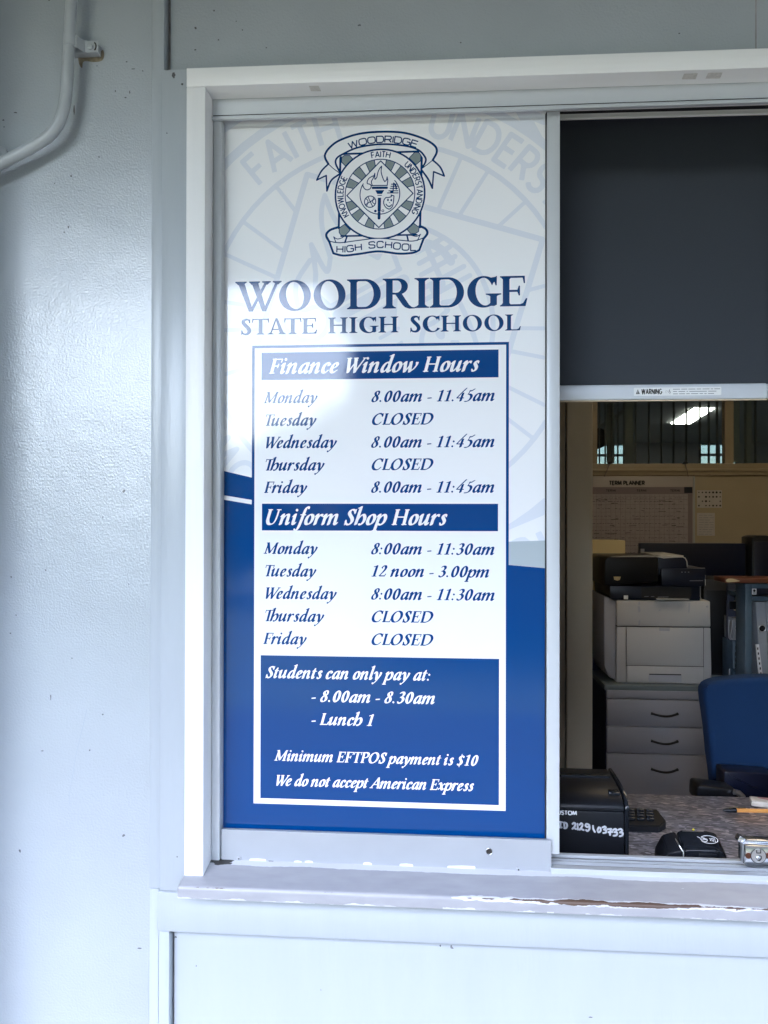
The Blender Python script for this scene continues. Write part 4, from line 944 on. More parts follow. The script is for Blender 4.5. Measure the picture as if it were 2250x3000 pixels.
p = at(1433, 2494, -0.0167); h_ = MB().disc((p.x, -0.0170, p.z), 0.0050, 0.0004, n=24).build('drill_hole', 'dirt', kp)
MB().tube([(p.x + 0.0050 * math.cos(R(t_)), -0.0171, p.z + 0.0050 * math.sin(R(t_))) for t_ in range(0, 361, 15)], 0.0006, 8).build('hole_rim', 'chrome', h_)
p = at(794, 2527, -0.0167); MB().prism([(p.x - 0.0042, p.z + 0.0028), (p.x + 0.0042, p.z + 0.0028), (p.x + 0.003, p.z - 0.001), (p.x - 0.003, p.z - 0.001)], -0.01685, -0.0160).build('drain_slot', 'dirt', kp)
# smears of filler on the plate
for px0, px1, py in ((735, 775, 2520), (865, 880, 2526), (897, 913, 2526), (1068, 1085, 2531), (1175, 1206, 2535), (1315, 1388, 2541)):
    a = at(px0, py, -.0167); b_ = at(px1, py + 1, -.0167)
    k = Ink(a.x - .01, a.z - .01, b_.x + .01, a.z + .01, 0.0006)
    k.line([(a.x, a.z), ((a.x + b_.x) / 2, (a.z + b_.z) / 2 + 0.0006), (b_.x, b_.z)], 0.0024, smooth=True)
    V, T = k.mesh(); flat_mesh('filler_smear', V, T, lambda q: (q[0], -0.0167, q[1]), 'sticker', kp)
mb = MB(); mb.box(-0.066, 1.262, -0.0215, -0.0085, 0.955, 0.9722); mb.box(0.49, 1.262, -0.0215, -0.0085, 0.9722, 0.9836, 0.0006)
MB().box(0.49, 1.262, -0.0080, 0.0500, 0.955, 0.9735).build('track_channel', 'channel_dark', win); mb.box(0.49, 1.262, 0.0135, 0.0160, 0.9736, 0.9790); mb.box(0.49, 1.262, 0.0260, 0.0285, 0.9736, 0.9778); mb.box(0.49, 1.262, 0.0385, 0.0475, 0.9736, 0.9786, 0.0006)
mb.build('sill_track', 'aluminium', win)
# timber sill, its paint worn along the nose
prof = [(-0.0100, 0.9775), (-0.0800, 0.9658)]
for k_ in range(1, 7):
    a = R(80 - 80 * k_ / 6); prof.append((-0.0800 - 0.0065 * math.cos(a), 0.9593 + 0.0065 * math.sin(a)))
prof += [(-0.0865, 0.9462), (-0.0840, 0.9446), (-0.0200, 0.9446)]
vl = [0.0]
for i in range(1, len(prof)): vl.append(vl[-1] + math.dist(prof[i], prof[i - 1]))
BACKV = math.dist((-0.0215, 0), (-0.0100, 0))
sill_mat(vl[4] - BACKV, vl[8] - BACKV)
me = bpy.data.meshes.new('sill'); xs = [-0.1005, -0.0985] + [(-0.09 + 0.03 * i) for i in range(47)]
xs = [x for x in xs if x < 1.30] + [1.30]; vs = []; fs = []; uvs = []
for x in xs:
    for i, p in enumerate(prof):
        e = 0.0018 if x == xs[0] else 0.0
        vs.append((x, p[0] + (e if i in range(1, 10) else 0), p[1] - (e if i < 5 else 0)))
m_ = len(prof)
for i in range(len(xs) - 1):
    for j in range(m_ - 1):
        fs.append((i * m_ + j, (i + 1) * m_ + j, (i + 1) * m_ + j + 1, i * m_ + j + 1))
        uvs += [(xs[i], vl[j] - BACKV), (xs[i + 1], vl[j] - BACKV), (xs[i + 1], vl[j + 1] - BACKV), (xs[i], vl[j + 1] - BACKV)]
fs.append(tuple(range(m_))); uvs += [(xs[0], 0.03 + 0.4 * (vl[j] - BACKV) % 0.02) for j in range(m_)]
me.from_pydata(vs, [], fs); ul = me.uv_layers.new(name='UVMap')
for i, uv in enumerate(uvs): ul.data[i].uv = uv
me.update(); sl = link('sill', me, 'sill_paint', win)
for p in me.polygons[:-1]: p.use_smooth = True
me.set_sharp_from_angle(angle=R(40))

# ================================================================== THE SIGN
sign = thing('hours_sign', 'white and blue school sign board listing finance and uniform shop hours', 'sign', (0.21, 0, 1.0))
bx('sign_panel', 'vinyl_white', sign, -0.0555, 0.4850, 0.0, 0.006, 1.0170, 2.2240)
def pz(px, py): p = at(px, py, 0.0); return (p.x, p.z)
def on(y): return lambda q: (q[0], y, q[1])
def sheet(name, pts, y, m, parent, label=None):
    V = np.array(pts); T = tessellate_polygon([[Vector((p[0], p[1], 0)) for p in pts]])
    return flat_mesh(name, V, [tuple(t) for t in T], on(y), m, parent, label)
XL, XR, ZT, ZB = -0.0538, 0.4834, 2.2235, 1.0178
# pale enlarged crest behind everything
T5 = Turn(0.2241, 1.8627, 8.32e-4, R(27.6))
wl_, wg_ = Ink(XL, 1.42, XR, ZT, 0.0016), Ink(XL, 1.42, XR, ZT, 0.0016)
crest(wl_, wg_, T5, 8.32e-4, True)
clipz = [(XL, ZT), (XR, ZT), pz(1600, 1585), pz(1487, 1588), pz(742, 1402), pz(650, 1379)]
clipz[2] = (XR, clipz[2][1]); clipz[5] = (XL, clipz[5][1])
wl_.clip_poly(clipz)
V, T = wl_.mesh(tol=0.25); flat_mesh('crest_watermark', V, T, on(-0.0001), 'vinyl_watermark', sign)
# coloured sweep along the bottom
gz = [pz(1487, 1587), pz(1600, 1583.5), pz(1600, 1664.5), pz(1487, 1654)]
gz = [(gz[0][0], gz[0][1]), (XR, gz[1][1]), (XR, gz[2][1]), (gz[3][0], gz[3][1])]
sheet('grey_sweep', gz, -0.0002, 'vinyl_grey', sign)
b0, b1, b2, b3 = pz(652, 1379.3), pz(742, 1401), pz(1487, 1654), pz(1600, 1664.5)
w0, w1, w2, w3 = pz(652, 1450.7), pz(741, 1466), pz(741, 1479), pz(652, 1463.5)
XB0 = pz(742, 1600)[0] + 0.002; XB1 = pz(1484, 1700)[0] - 0.002
sheet('blue_sweep', [(XL, b0[1]), (XB0, b1[1]), (XB0, w1[1]), (XL, w0[1])], -0.0002, 'vinyl_blue', sign)
sheet('blue_sweep', [(XL, w3[1]), (XB0, w2[1]), (XB0, 1.10), (XB1, 1.10), (XB1, b2[1]), (XR, b3[1]), (XR, ZB), (XL, ZB)], -0.0002, 'vinyl_blue', sign)
# hours table
OB = 0.0046
sheet('table_border', [(-OB, Z1 := 1.83095 + OB), (0.42 + OB, Z1), (0.42 + OB, 1.10), (-OB, 1.10)], -0.0003, 'vinyl_blue', sign)
tb = sheet('hours_table', [(0, 1.83095), (0.42, 1.83095), (0.42, 1.06515), (0, 1.06515)], -0.0004, 'vinyl_white', sign)
def zz(z, k): return lambda u, v: pz(700 + u / 2.07375, z + v / 2.07375)
A5, A6, A7 = zz(1000, 0), zz(1450, 0), zz(1900, 0)
def bar(name, f, q, m='vinyl_blue'):
    P = [f(*p) for p in q]; x0 = (P[0][0] + P[3][0]) / 2; x1 = (P[1][0] + P[2][0]) / 2; z1 = (P[0][1] + P[1][1]) / 2; z0 = (P[2][1] + P[3][1]) / 2
    return sheet(name, [(x0, z1), (x1, z1), (x1, z0), (x0, z0)], -0.0005, m, sign)
h1 = bar('heading_bar', A5, [(138, 72), (1577, 48), (1577, 217), (138, 238)])
h2 = bar('heading_bar', A6, [(140, 55), (1574, 52), (1574, 219), (140, 217)])
pb = bar('payment_panel', A7, [(134, 41), (1578, 62), (1582, 950), (129, 909)])
def letter(name, f, text, u0, v0, u1, v1, cap, m, parent, font='i', y=-0.0006):
    a, b = f(u0, v0), f(u1, v1); c0 = f(u0, v0 - cap)
    V, T, k = set_text(font, text, a[0], b[0], (a[1] + b[1]) / 2, c0[1] - a[1])
    return flat_mesh(name, V, T, on(y), m, parent)
letter('heading_lettering', A5, 'Finance Window Hours', 183, 193, 1462, 183, 88, 'vinyl_white', h1)
letter('heading_lettering', A6, 'Uniform Shop Hours', 165, 180, 1267, 181, 91, 'vinyl_white', h2)
for f, t, u0, v0, u1, v1 in ((A5, 'Monday', 150, 377, 480, 372), (A5, '8.00am - 11.45am', 805, 368, 1553, 361), (A5, 'Tuesday', 163, 513, 473, 510), (A5, 'CLOSED', 808, 507, 1183, 503),
        (A5, 'Wednesday', 165, 648, 597, 646), (A5, '8.00am - 11:45am', 803, 645, 1552, 641), (A5, 'Thursday', 163, 784, 522, 783), (A5, 'CLOSED', 806, 782, 1182, 779),
        (A5, 'Friday', 153, 920, 417, 920), (A5, '8.00am - 11:45am', 803, 919, 1551, 917),
        (A6, 'Monday', 150, 357, 480, 358), (A6, '8:00am - 11:30am', 803, 360, 1552, 362), (A6, 'Tuesday', 162, 494, 472, 495), (A6, '12 noon - 3.00pm', 805, 496, 1520, 499),
        (A6, 'Wednesday', 163, 630, 596, 632), (A6, '8:00am - 11:30am', 803, 635, 1553, 640), (A6, 'Thursday', 161, 767, 520, 769), (A6, 'CLOSED', 806, 771, 1182, 775),
        (A6, 'Friday', 148, 905, 414, 907), (A6, 'CLOSED', 805, 910, 1182, 914)):
    letter('time_lettering' if t[0] in '81C' else 'day_lettering', f, t, u0, v0, u1, v1, 67, 'vinyl_blue', tb)
for t, u0, v0, u1, v1, c_ in (('Students can only pay at:', 162, 178, 1162, 192, 68), ('- 8.00am - 8.30am', 441, 322, 1190, 334, 68), ('- Lunch 1', 441, 462, 820, 467, 68),
        ('Minimum EFTPOS payment is $10', 215, 681, 1455, 709, 62), ('We do not accept American Express', 228, 831, 1428, 863, 62)):
    letter('payment_lettering', A7, t, u0, v0, u1, v1, c_, 'vinyl_white', pb)
A2 = lambda u, v: pz(600 + u / 1.5952, 300 + v / 1.5952)
letter('school_name_lettering', A2, 'WOODRIDGE', 142, 979, 1507, 950, 138, 'vinyl_navy', sign, 'r', -0.0004)
letter('school_name_lettering', A2, 'STATE HIGH SCHOOL', 170, 1086, 1477, 1066, 73, 'vinyl_navy', sign, 'r', -0.0004)
# crest
KC = 1.582e-4; T1 = Turn(0.21116, 2.08515, KC, R(-1.3))
cb = Ink(0.09, 1.97, 0.335, 2.205, 0.0008); crest_outline(cb, T1, KC)
V, T = cb.mesh(level=8 * KC); cr = flat_mesh('school_crest', V, T, on(-0.0003), 'vinyl_white', sign)
cl_, cg_ = Ink(0.09, 1.97, 0.335, 2.205, 2.0 * KC), Ink(0.09, 1.97, 0.335, 2.205, 2.0 * KC)
crest(cl_, cg_, T1, KC)
V, T = cg_.mesh(); flat_mesh('crest_wedges', V, T, on(-0.0004), 'vinyl_crest_grey', cr)
V, T = cl_.mesh(); flat_mesh('crest_linework', V, T, on(-0.0005), 'vinyl_navy', cr)

# ================================================================== ROLLER BLIND
YB = 0.16
bl = thing('roller_blind', 'charcoal roller blind pulled half down behind the open window', 'blind', (0.69, YB, 1.75))
bx('blind_fabric', 'blind_fabric', bl, 0.40, at(2243, 700, YB).x, YB, YB + 0.001, at(1900, 1126, YB).z, 2.36)
MB().tube([(0.40, YB + .025, 2.375), (at(2243, 700, YB).x, YB + .025, 2.375)], 0.026, 24).build('blind_roller', 'blind_fabric', bl, smooth=True)
x0, x1, z0, z1 = rect(1640, 1125, 2250, 1173, YB - .004)
bar_ = bx('bottom_bar', 'blind_bar', bl, 0.40, at(2246, 1150, YB).x, YB - .004, YB + .006, z0 + 0.002, z1, 0.003)
bx('bar_seal', 'tan_panel', bl, 0.40, at(2246, 1150, YB).x, YB - .002, YB + .004, z0 - 0.0005, z0 + 0.0015)
bl2 = thing('roller_blind', 'neighbouring charcoal blind, a sliver at the right frame edge', 'blind', (1.1, YB, 1.75))
bx('blind_fabric', 'blind_fabric', bl2, at(2238, 700, YB + .013).x, 1.27, YB + .012, YB + .013, at(1900, 1126, YB).z, 2.36)
bx('bottom_bar', 'blind_bar', bl2, at(2248.5, 1150, YB).x, 1.27, YB - .003, YB + .007, z0 + 0.002, z1, 0.003)
def Z8(u, v): return at(1560 + u / 2.404, 1120 + v / 2.404, YB - .0042)
sx0, sx1, sz0, sz1 = Z8(714, 60).x, Z8(1330, 60).x, Z8(1000, 93).z, Z8(1000, 35).z
st = sheet('warning_label', [(sx0 + .001, sz1), (sx1 - .001, sz1), (sx1, sz1 - .001), (sx1, sz0 + .001), (sx1 - .001, sz0), (sx0 + .001, sz0), (sx0, sz0 + .001), (sx0, sz1 - .001)], YB - .00415, 'sticker', bar_)
k = Ink(sx0, sz0, sx1, sz1, 0.00012); sh_ = sz1 - sz0
tx = Z8(742, 80); k.poly([(tx.x - 0.0036, sz0 + .22 * sh_), (tx.x + 0.0036, sz0 + .22 * sh_), (tx.x, sz0 + .80 * sh_)])
k.seg((tx.x, sz0 + .36 * sh_), (tx.x, sz0 + .58 * sh_), 0.00035, sub=True); k.dot(tx.x, sz0 + .29 * sh_, 0.00035, sub=True)
x0 = Z8(770, 80).x; x1 = Z8(910, 80).x; sans(k, 'WARNING', straight(x0, x1, sz0 + .21 * sh_), .58 * sh_, 0.00085, gap=.34, total=x1 - x0)
V, T = k.mesh(); flat_mesh('warning_lettering', V, T, on(YB - .00425), 'ink_black', st)
k = Ink(sx0, sz0, sx1, sz1, 0.00012)
c_ = Z8(955, 65); k.line([(c_.x - .0035, c_.z - .003), (c_.x - .004, c_.z + .001), (c_.x - .001, c_.z + .001), (c_.x + .001, c_.z - .002), (c_.x + .002, c_.z + .003), (c_.x + .0035, c_.z + .0045)], 0.00022, smooth=True)
k.dot(c_.x + .0025, c_.z + .002, 0.0009); k.line([(c_.x + .002, c_.z + .001), (c_.x + .004, c_.z - .001), (c_.x + .003, c_.z - .0035)], 0.0006)
x0 = Z8(990, 60).x
for row, (txt, wv) in enumerate((('LOOPED CORDS LOOPED BEAD CHAINS OR OTHER', 1322), ('MAT CAUSE A STRANGULATION HAMARD', 1295), ('KEEP CORDS AND CHAINS OUT OF REACH', 1278))):
    w_ = Z8(wv, 60).x
    words = txt.split(); tot = sum(len(q) + 1 for q in words) - 1; u = 0
    for q in words:                                                    # print far too fine to read: short grey dashes word by word
        a = x0 + (w_ - x0) * u / tot; b_ = x0 + (w_ - x0) * (u + len(q)) / tot; zz_ = sz0 + sh_ * (.76 - .28 * row)
        k.line([(a, zz_), (b_, zz_)], 0.00062, butt=True); u += len(q) + 1
V, T = k.mesh(); flat_mesh('small_print', V, T, on(YB - .00425), 'ink_grey', st)

# ================================================================== THE OFFICE INSIDE
def room(name, m, x0, x1, y0, y1, z0, z1): return struct(bx(name, m, None, x0, x1, y0, y1, z0, z1))
room('floor', 'carpet', -1.6, 9.2, 0.061, 11.2, 0.0, 0.05)
room('ceiling', 'ceiling_tile', -1.6, 4.4, 0.061, 3.2, 2.70, 2.78)
room('ceiling', 'room_grey', -1.6, 9.2, 3.2, 11.2, 2.70, 2.78)
room('interior_wall', 'cream_wall', -1.7, -1.6, 0.061, 11.2, 0.0, 2.78)
room('interior_wall', 'cream_wall', 3.2, 3.3, 0.061, 3.0, 0.0, 2.78)
room('interior_wall', 'room_grey', 9.2, 9.3, 3.0, 11.2, 0.0, 2.78)
room('interior_wall', 'cream_wall', 3.2, 9.2, 2.9, 3.0, 0.0, 2.78)
room('interior_wall', 'cream_wall', -1.6, -0.1, 0.061, 0.10, 0.0, 2.78)
room('interior_wall', 'cream_wall', 1.31, 3.2, 0.061, 0.10, 0.0, 2.70)
room('interior_wall', 'cream_wall', -0.1, 1.31, 0.0605, 0.0612, 0.0, 0.89)
room('interior_wall', 'cream_wall', -0.1, 1.31, 0.061, 0.12, 2.42, 2.70)
# wall end just inside, left of the opening
nib = thing('partition_end', 'cream end of an inner partition beside the open window', 'partition', (0.95, 1.2, 0))
x0, x1, z0, z1 = rect(1661, 1180, 1736, 2300, 1.20)
bx('partition_core', 'tan_panel', nib, x0, x1, 1.20, 2.0, 0.05, 2.70, 0.002)
xa = rect(1655.5, 1180, 1661, 2300, 1.22); bx('shadow_gap', 'rubber', nib, xa[0], x0 - 0.0003, 1.225, 2.0, 0.05, 2.70)
xa = rect(1641, 1180, 1655.5, 2300, 1.21); bx('edge_trim', 'cream_trim', nib, xa[0] - 0.06, xa[1], 1.21, 1.9, 0.05, 2.70, 0.002)
# back wall with glazing over it
bw = thing('glazed_partition', 'cream partition at the back of the office with a glazed strip along its top', 'partition', (2.0, 3.0, 0))
zs = at(1900, 1394, 2.99).z; zt = at(1900, 1358, 2.985).z
bx('partition_wall', 'cream_wall', bw, -1.6, 3.2, 3.0, 3.10, 0.05, zs)
bx('partition_rail', 'cream_trim', bw, -1.6, 3.2, 2.985, 3.10, zs + 0.0005, zt, 0.004)
bx('rail_moulding', 'cream_trim', bw, -1.6, 3.2, 2.975, 2.9845, zs + 0.022, zs + 0.038, 0.003)
bx('glass_pane', 'clear_pane', bw, -1.6, 3.2, 3.045, 3.049, zt + 0.0005, 2.70)
x0, x1, *_ = rect(2124, 1180, 2149, 1350, 3.0); bx('glazing_post', 'cream_trim', bw, x0, x1, 3.0, 3.044, zt + 0.001, 2.70)
x0, x1, *_ = rect(1736, 1180, 1750, 1350, 3.0); bx('glazing_post', 'cream_trim', bw, x0 - .05, x1, 3.0, 3.044, zt + 0.001, 2.70)
for px in (1757, 1774, 1793, 1811, 1829, 1863, 1902, 1939, 1975, 2012, 2052, 2078, 2102, 2186, 2215):
    x0 = at(px, 1280, 3.06).x; bx('blind_strip', 'blind_strip', bw, x0 - 0.0010, x0 + 0.0010, 3.052, 3.085, zt - 0.01, 2.68)
for px in (1790, 1845, 2158, 2193):
    x0 = at(px, 1280, 3.075).x; bx('blind_slat', 'room_grey', bw, x0 - 0.022, x0 + 0.022, 3.0865, 3.0885, zt + 0.01, 2.68)
# room beyond: far wall with two windows onto daylight, ceiling lamp
FY = 10.8
wx = [at(1747, 1320, FY).x, at(1832, 1320, FY).x, at(2052, 1320, FY).x, at(2165, 1320, FY).x]
wzt = at(1800, 1286, FY).z; wzb = 1.25
mb = MB(); mb.box(-1.6, wx[0], FY, FY + .15, 0.05, 2.70); mb.box(wx[1], wx[2], FY, FY + .15, 0.05, 2.70); mb.box(wx[3], 9.2, FY, FY + .15, 0.05, 2.70)
mb.box(wx[0], wx[1], FY, FY + .15, 0.05, wzb); mb.box(wx[2], wx[3], FY, FY + .15, 0.05, wzb); mb.box(wx[0], wx[1], FY, FY + .15, wzt, 2.70); mb.box(wx[2], wx[3], FY, FY + .15, wzt, 2.70)
struct(mb.build('interior_wall', 'room_grey'))
for i, (a, b_, lab) in enumerate(((wx[0], wx[1], 'bright far window seen through the glazed strip above the planner, left one'), (wx[2], wx[3], 'bright far window split by a cream post, right of the lit ceiling lamp'))):
    fw = thing('far_window', lab, 'window', ((a + b_) / 2, FY, wzb), 'windows of the room behind')
    mb = MB(); mb.box(a, a + .02, FY + .04, FY + .08, wzb, wzt); mb.box(b_ - .02, b_, FY + .04, FY + .08, wzb, wzt); mb.box(a, b_, FY + .035, FY + .075, wzt - .02, wzt); zc = at(1800, 1333, FY).z
    mb.box(a, b_, FY + .03, FY + .07, zc - .02, zc + .02); mb.box((a + b_) / 2 - .02, (a + b_) / 2 + .02, FY + .032, FY + .072, wzb, wzt)
    mb.build('window_frame', 'room_grey', fw); bx('window_pane', 'dimming_pane', fw, a, b_, FY + .10, FY + .104, wzb, wzt)
def clamp(px, py, Z):
    return atZ(px, py, Z)
lamp = thing('ceiling_lamp', 'lit rectangular ceiling lamp glowing behind the glazed strip', 'lamp', tuple(clamp(2029, 1220, 2.69)))
P4 = [clamp(px, py, 2.690) for px, py in ((1966, 1241), (2022, 1241), (2092, 1197), (2036, 1196))]
MB().prism([(p.x, p.y) for p in P4], 2.688, 2.696, 'z').build('diffuser', 'light_panel', lamp)
cx_ = sum((p for p in P4), Vector()) / 4
MB().prism([(cx_.x + (p.x - cx_.x) * 1.10, cx_.y + (p.y - cx_.y) * 1.03) for p in P4], 2.6962, 2.6998, 'z').build('lamp_frame', 'room_grey', lamp)
ws = thing('hanging_speaker', 'dark rounded shape hanging behind the left end of the glazed strip', 'speaker', tuple(at(1762, 1283, 3.20)))
k = [at(px, py, 3.20) for px, py in ((1748, 1254), (1762, 1253), (1774, 1260), (1781, 1275), (1782, 1290), (1777, 1303), (1766, 1311), (1748, 1314))]
MB().prism([(p.x, p.z) for p in k], 3.20, 3.30, bev=.012).build('speaker_shell', 'black_plastic', ws, smooth=True); bx('speaker_hanger', 'black_plastic', ws, k[1].x - .006, k[1].x, 3.24, 3.25, k[1].z - .01, 2.70)
for px, px2, lab in ((1786, 1770, 'black bulldog clip on the glazing rail above the planner title'), (2006, 2016, 'black bulldog clip on the glazing rail near the planner corner')):
    a = at(px, 1357, 2.978); cp_ = thing('bulldog_clip', lab, 'clip', tuple(a), 'clips holding up the planner')
    MB().prism([(a.x - .016, a.z - .006), (a.x + .016, a.z - .002), (a.x + .010, a.z + .012), (a.x - .006, a.z + .008)], 2.968, 2.9745, bev=.002).build('clip_jaw', 'ink_black', cp_, smooth=True)
    e0 = at(px2, 1396, 2.985); MB().tube([(a.x, 2.9725, a.z - .004), ((a.x + e0.x) / 2, 2.972, (a.z + e0.z) / 2), (e0.x, 2.984, e0.z)], .0022, 8).build('clip_cord', 'planner_line', cp_)
ol = thing('office_fill_light', 'unseen fill light added above the frame to brighten the front office', 'lamp', (1.7, 1.5, 2.69))  # fill light added out of view to brighten the office
bx('fill_diffuser', 'office_fill_light', ol, 1.2, 2.4, 1.25, 1.55, 2.690, 2.694); bx('fill_tray', 'room_grey', ol, 1.18, 2.42, 1.23, 1.57, 2.6945, 2.6995)
# pipe track high in the back room
d0, d1 = at(1757, 1252, 7.0), at(1828, 1206, 4.6)
tag(MB().tube([d0, d1], 0.018, 12).build('ceiling_rail', 'room_grey'), 'thin rail sloping under the ceiling behind the glazed strip', 'rail')

# ---- term planner and notices on the back wall
def Z8b(u, v, Y=2.995): return at(1560 + u / 2.404, 1120 + v / 2.404, Y)
pl = thing('wall_planner', 'wide white year planner board pinned on the back wall', 'planner', tuple(Z8b(780, 900)))
X0, X1, Zt_, Zb_ = Z8b(300, 800).x, Z8b(1130, 800).x, Z8b(780, 662).z, Z8b(780, 1330).z
bx('planner_sheet', 'planner_board', pl, X0, X1, 2.990, 2.999, Zb_, Zt_, 0.002)
bx('planner_frame', 'room_grey', pl, X1 + .0005, X1 + .009, 2.988, 2.9995, Zb_, Zt_)
hx, hz0, hz1 = Z8b(1090, 800).x, Z8b(780, 788).z, Z8b(780, 738).z
ph = sheet('planner_heading', [(X0 + .002, hz1), (Z8b(1124, 760).x, hz1), (Z8b(1124, 760).x, hz0), (X0 + .002, hz0)], 2.9895, 'planner_head', pl)
sheet('planner_side', [(Z8b(1092, 760).x, hz0 - .0005), (Z8b(1124, 760).x, hz0 - .0005), (Z8b(1124, 760).x, Zb_ + .003), (Z8b(1092, 760).x, Zb_ + .003)], 2.9895, 'planner_head', pl)
sheet('planner_badge', [(Z8b(1066, 742).x, hz1), (Z8b(1124, 742).x, hz1), (Z8b(1124, 742).x, hz0 + .006), (Z8b(1066, 742).x, hz0 + .006)], 2.9890, 'navy_plastic', ph)
sheet('planner_grid_paper', [(X0 + .002, hz0 - .0006), (hx, hz0 - .0006), (hx, Zb_ + .003), (X0 + .002, Zb_ + .003)], 2.9896, 'paper_purple', pl)
k = Ink(X0, Zb_, X1, Zt_, 0.0012)
a, b_ = Z8b(540, 722), Z8b(786, 722); sans(k, 'TERM PLANNER', straight(a.x, b_.x, a.z), Z8b(540, 697).z - a.z, 0.0033, gap=.26, space=.5, total=b_.x - a.x)
for uu in (517, 732, 968):
    a, b_ = Z8b(uu, 770), Z8b(uu + 66, 770); sans(k, 'TERM', straight(a.x, b_.x - .004, a.z), .011, 0.0011, gap=.3, total=b_.x - a.x - .004); k.line([(b_.x, a.z), (b_.x, a.z + .011)], .0011)
for v in (815, 840, 890, 943, 995, 1045, 1095, 1150, 1200):
    z = Z8b(780, v).z; u = X0 + .01
    while u < hx - .02:
        w = random.uniform(.004, .016)
        if random.random() < .8: k.line([(u, z + random.uniform(-.002, .002)), (u + w, z + random.uniform(-.002, .002))], 0.0010)
        u += w + random.uniform(.004, .009)
    for q in range(7):
        u = random.uniform(X0, hx - .05); z2 = z - random.uniform(.008, .02); k.line([(u, z2), (u + random.uniform(.01, .04), z2 + random.uniform(-.002, .002))], 0.0012)
V, T = k.mesh(); flat_mesh('planner_lettering', V, T, on(2.9886), 'ink_black', pl)
k = Ink(X0, Zb_, X1, Zt_, 0.0012)
u = X0 + .01
while u < hx: k.line([(u, hz0 - .003), (u, Zb_ + .004)], 0.0007); u += 0.0265
for v in (803, 826, 862, 915, 968, 1020, 1070, 1122, 1175, 1230): z = Z8b(780, v).z; k.line([(X0 + .003, z), (hx, z)], 0.0007)
V, T = k.mesh(); flat_mesh('planner_ruling', V, T, on(2.9890), 'planner_line', pl)
for (u0, v0, u1, v1, lab, big) in ((1160, 760, 1335, 884, 'sheet of small dark symbols pinned right of the year planner', True), (1160, 920, 1285, 1080, 'faint grey notice pinned below the sheet of symbols', False)):
    a, b_ = Z8b(u0, v1), Z8b(u1, v0)
    pn = thing('notice', lab, 'notice', tuple(a)); bx('paper_sheet', 'paper', pn, a.x, b_.x, 2.9965, 2.9985, a.z, b_.z)
    k = Ink(a.x, a.z, b_.x, b_.z, 0.001); w = b_.x - a.x; h = b_.z - a.z
    if big:
        for j in range(4):
            for i in range(7):
                if random.random() < .78: k.dot(a.x + w * (i + .5) / 7, a.z + h * (j + .5) / 4, random.uniform(.0035, .006))
    else:
        for j in range(9):
            u = a.x + .01
            while u < b_.x - .02:
                q = random.uniform(.01, .03); k.line([(u, a.z + h * (j + .6) / 9.6), (min(u + q, b_.x - .008), a.z + h * (j + .6) / 9.6)], .0012); u += q + .008
    V, T = k.mesh(); flat_mesh('notice_print', V, T, on(2.9958), 'ink_black' if big else 'ink_grey', pn)

# ---- things on the back desk
def Q1(u, v, Y): return at(1600 + u / 2.5523, 1560 + v / 2.5523, Y)
def qrect(u0, v0, u1, v1, Y): return rect(1600 + u0 / 2.5523, 1560 + v0 / 2.5523, 1600 + u1 / 2.5523, 1560 + v1 / 2.5523, Y)
dk = thing('back_desk', 'dark work desk under the monitor at the back of the office', 'desk', (2.0, 2.6, 0.05))
bx('desk_top', 'cabinet_top', dk, 1.52, 3.15, 2.28, 2.99, 0.775, 0.80, 0.003); bx('desk_panel', 'cabinet_side', dk, 1.56, 3.12, 2.93, 2.96, 0.05, 0.774)
for x in (1.56, 3.08): bx('desk_leg', 'cabinet_side', dk, x, x + .04, 2.30, 2.929, 0.05, 0.7745)
x0, x1, z0, z1 = qrect(702, 80, 1495, 380, 2.72)
mo = thing('monitor', 'wide black computer monitor seen from behind beside the printer', 'monitor', ((x0 + x1) / 2, 2.72, 0.80))
bx('monitor_housing', 'navy_plastic', mo, x0, x1, 2.72, 2.765, z0 - 0.02, z1, 0.006)
bx('monitor_stand', 'black_plastic', mo, (x0 + x1) / 2 - .03, (x0 + x1) / 2 + .03, 2.77, 2.80, 0.815, z0 + .1, 0.004)
MB().box((x0 + x1) / 2 - .12, (x0 + x1) / 2 + .12, 2.66, 2.86, 0.8005, 0.815, 0.004).build('monitor_base', 'black_plastic', mo)
lx0, lx1, lz0, lz1 = qrect(706, 122, 735, 166, 2.7195); sheet('asset_label', [(lx0, lz1), (lx1, lz1), (lx1, lz0), (lx0, lz0)], 2.7193, 'ink_grey', mo)
x0, x1, z0, z1 = qrect(1537, 24, 1720, 330, 2.66)
sp = thing('desk_speaker', 'tall black speaker standing right of the monitor', 'speaker', ((x0 + x1) / 2, 2.66, 0.80))
MB().prism([(x0, 0.8005), (x1, 0.8005), (x1, z1), (x0 + .03, z1), (x0 + .004, z1 - .010)], 2.66, 2.80, bev=0.004).build('speaker_box', 'black_plastic', sp, smooth=True)
bx('speaker_grille', 'navy_plastic', sp, x0 + .012, x1 - .012, 2.655, 2.6595, 0.82, z1 - .03, 0.002)
x0, x1, z0, z1 = qrect(300, 60, 592, 190, 2.45)
ca = thing('carton', 'plain cream carton standing behind the printer', 'carton', (x0, 2.45, 0.80))
bx('carton_body', 'cream_carton', ca, x0, x1, 2.45, 2.62, 0.8005, z1, 0.002); bx('carton_seam', 'tan_panel', ca, x0, x1, 2.4492, 2.4499, z0 - .12, z0 - .119)

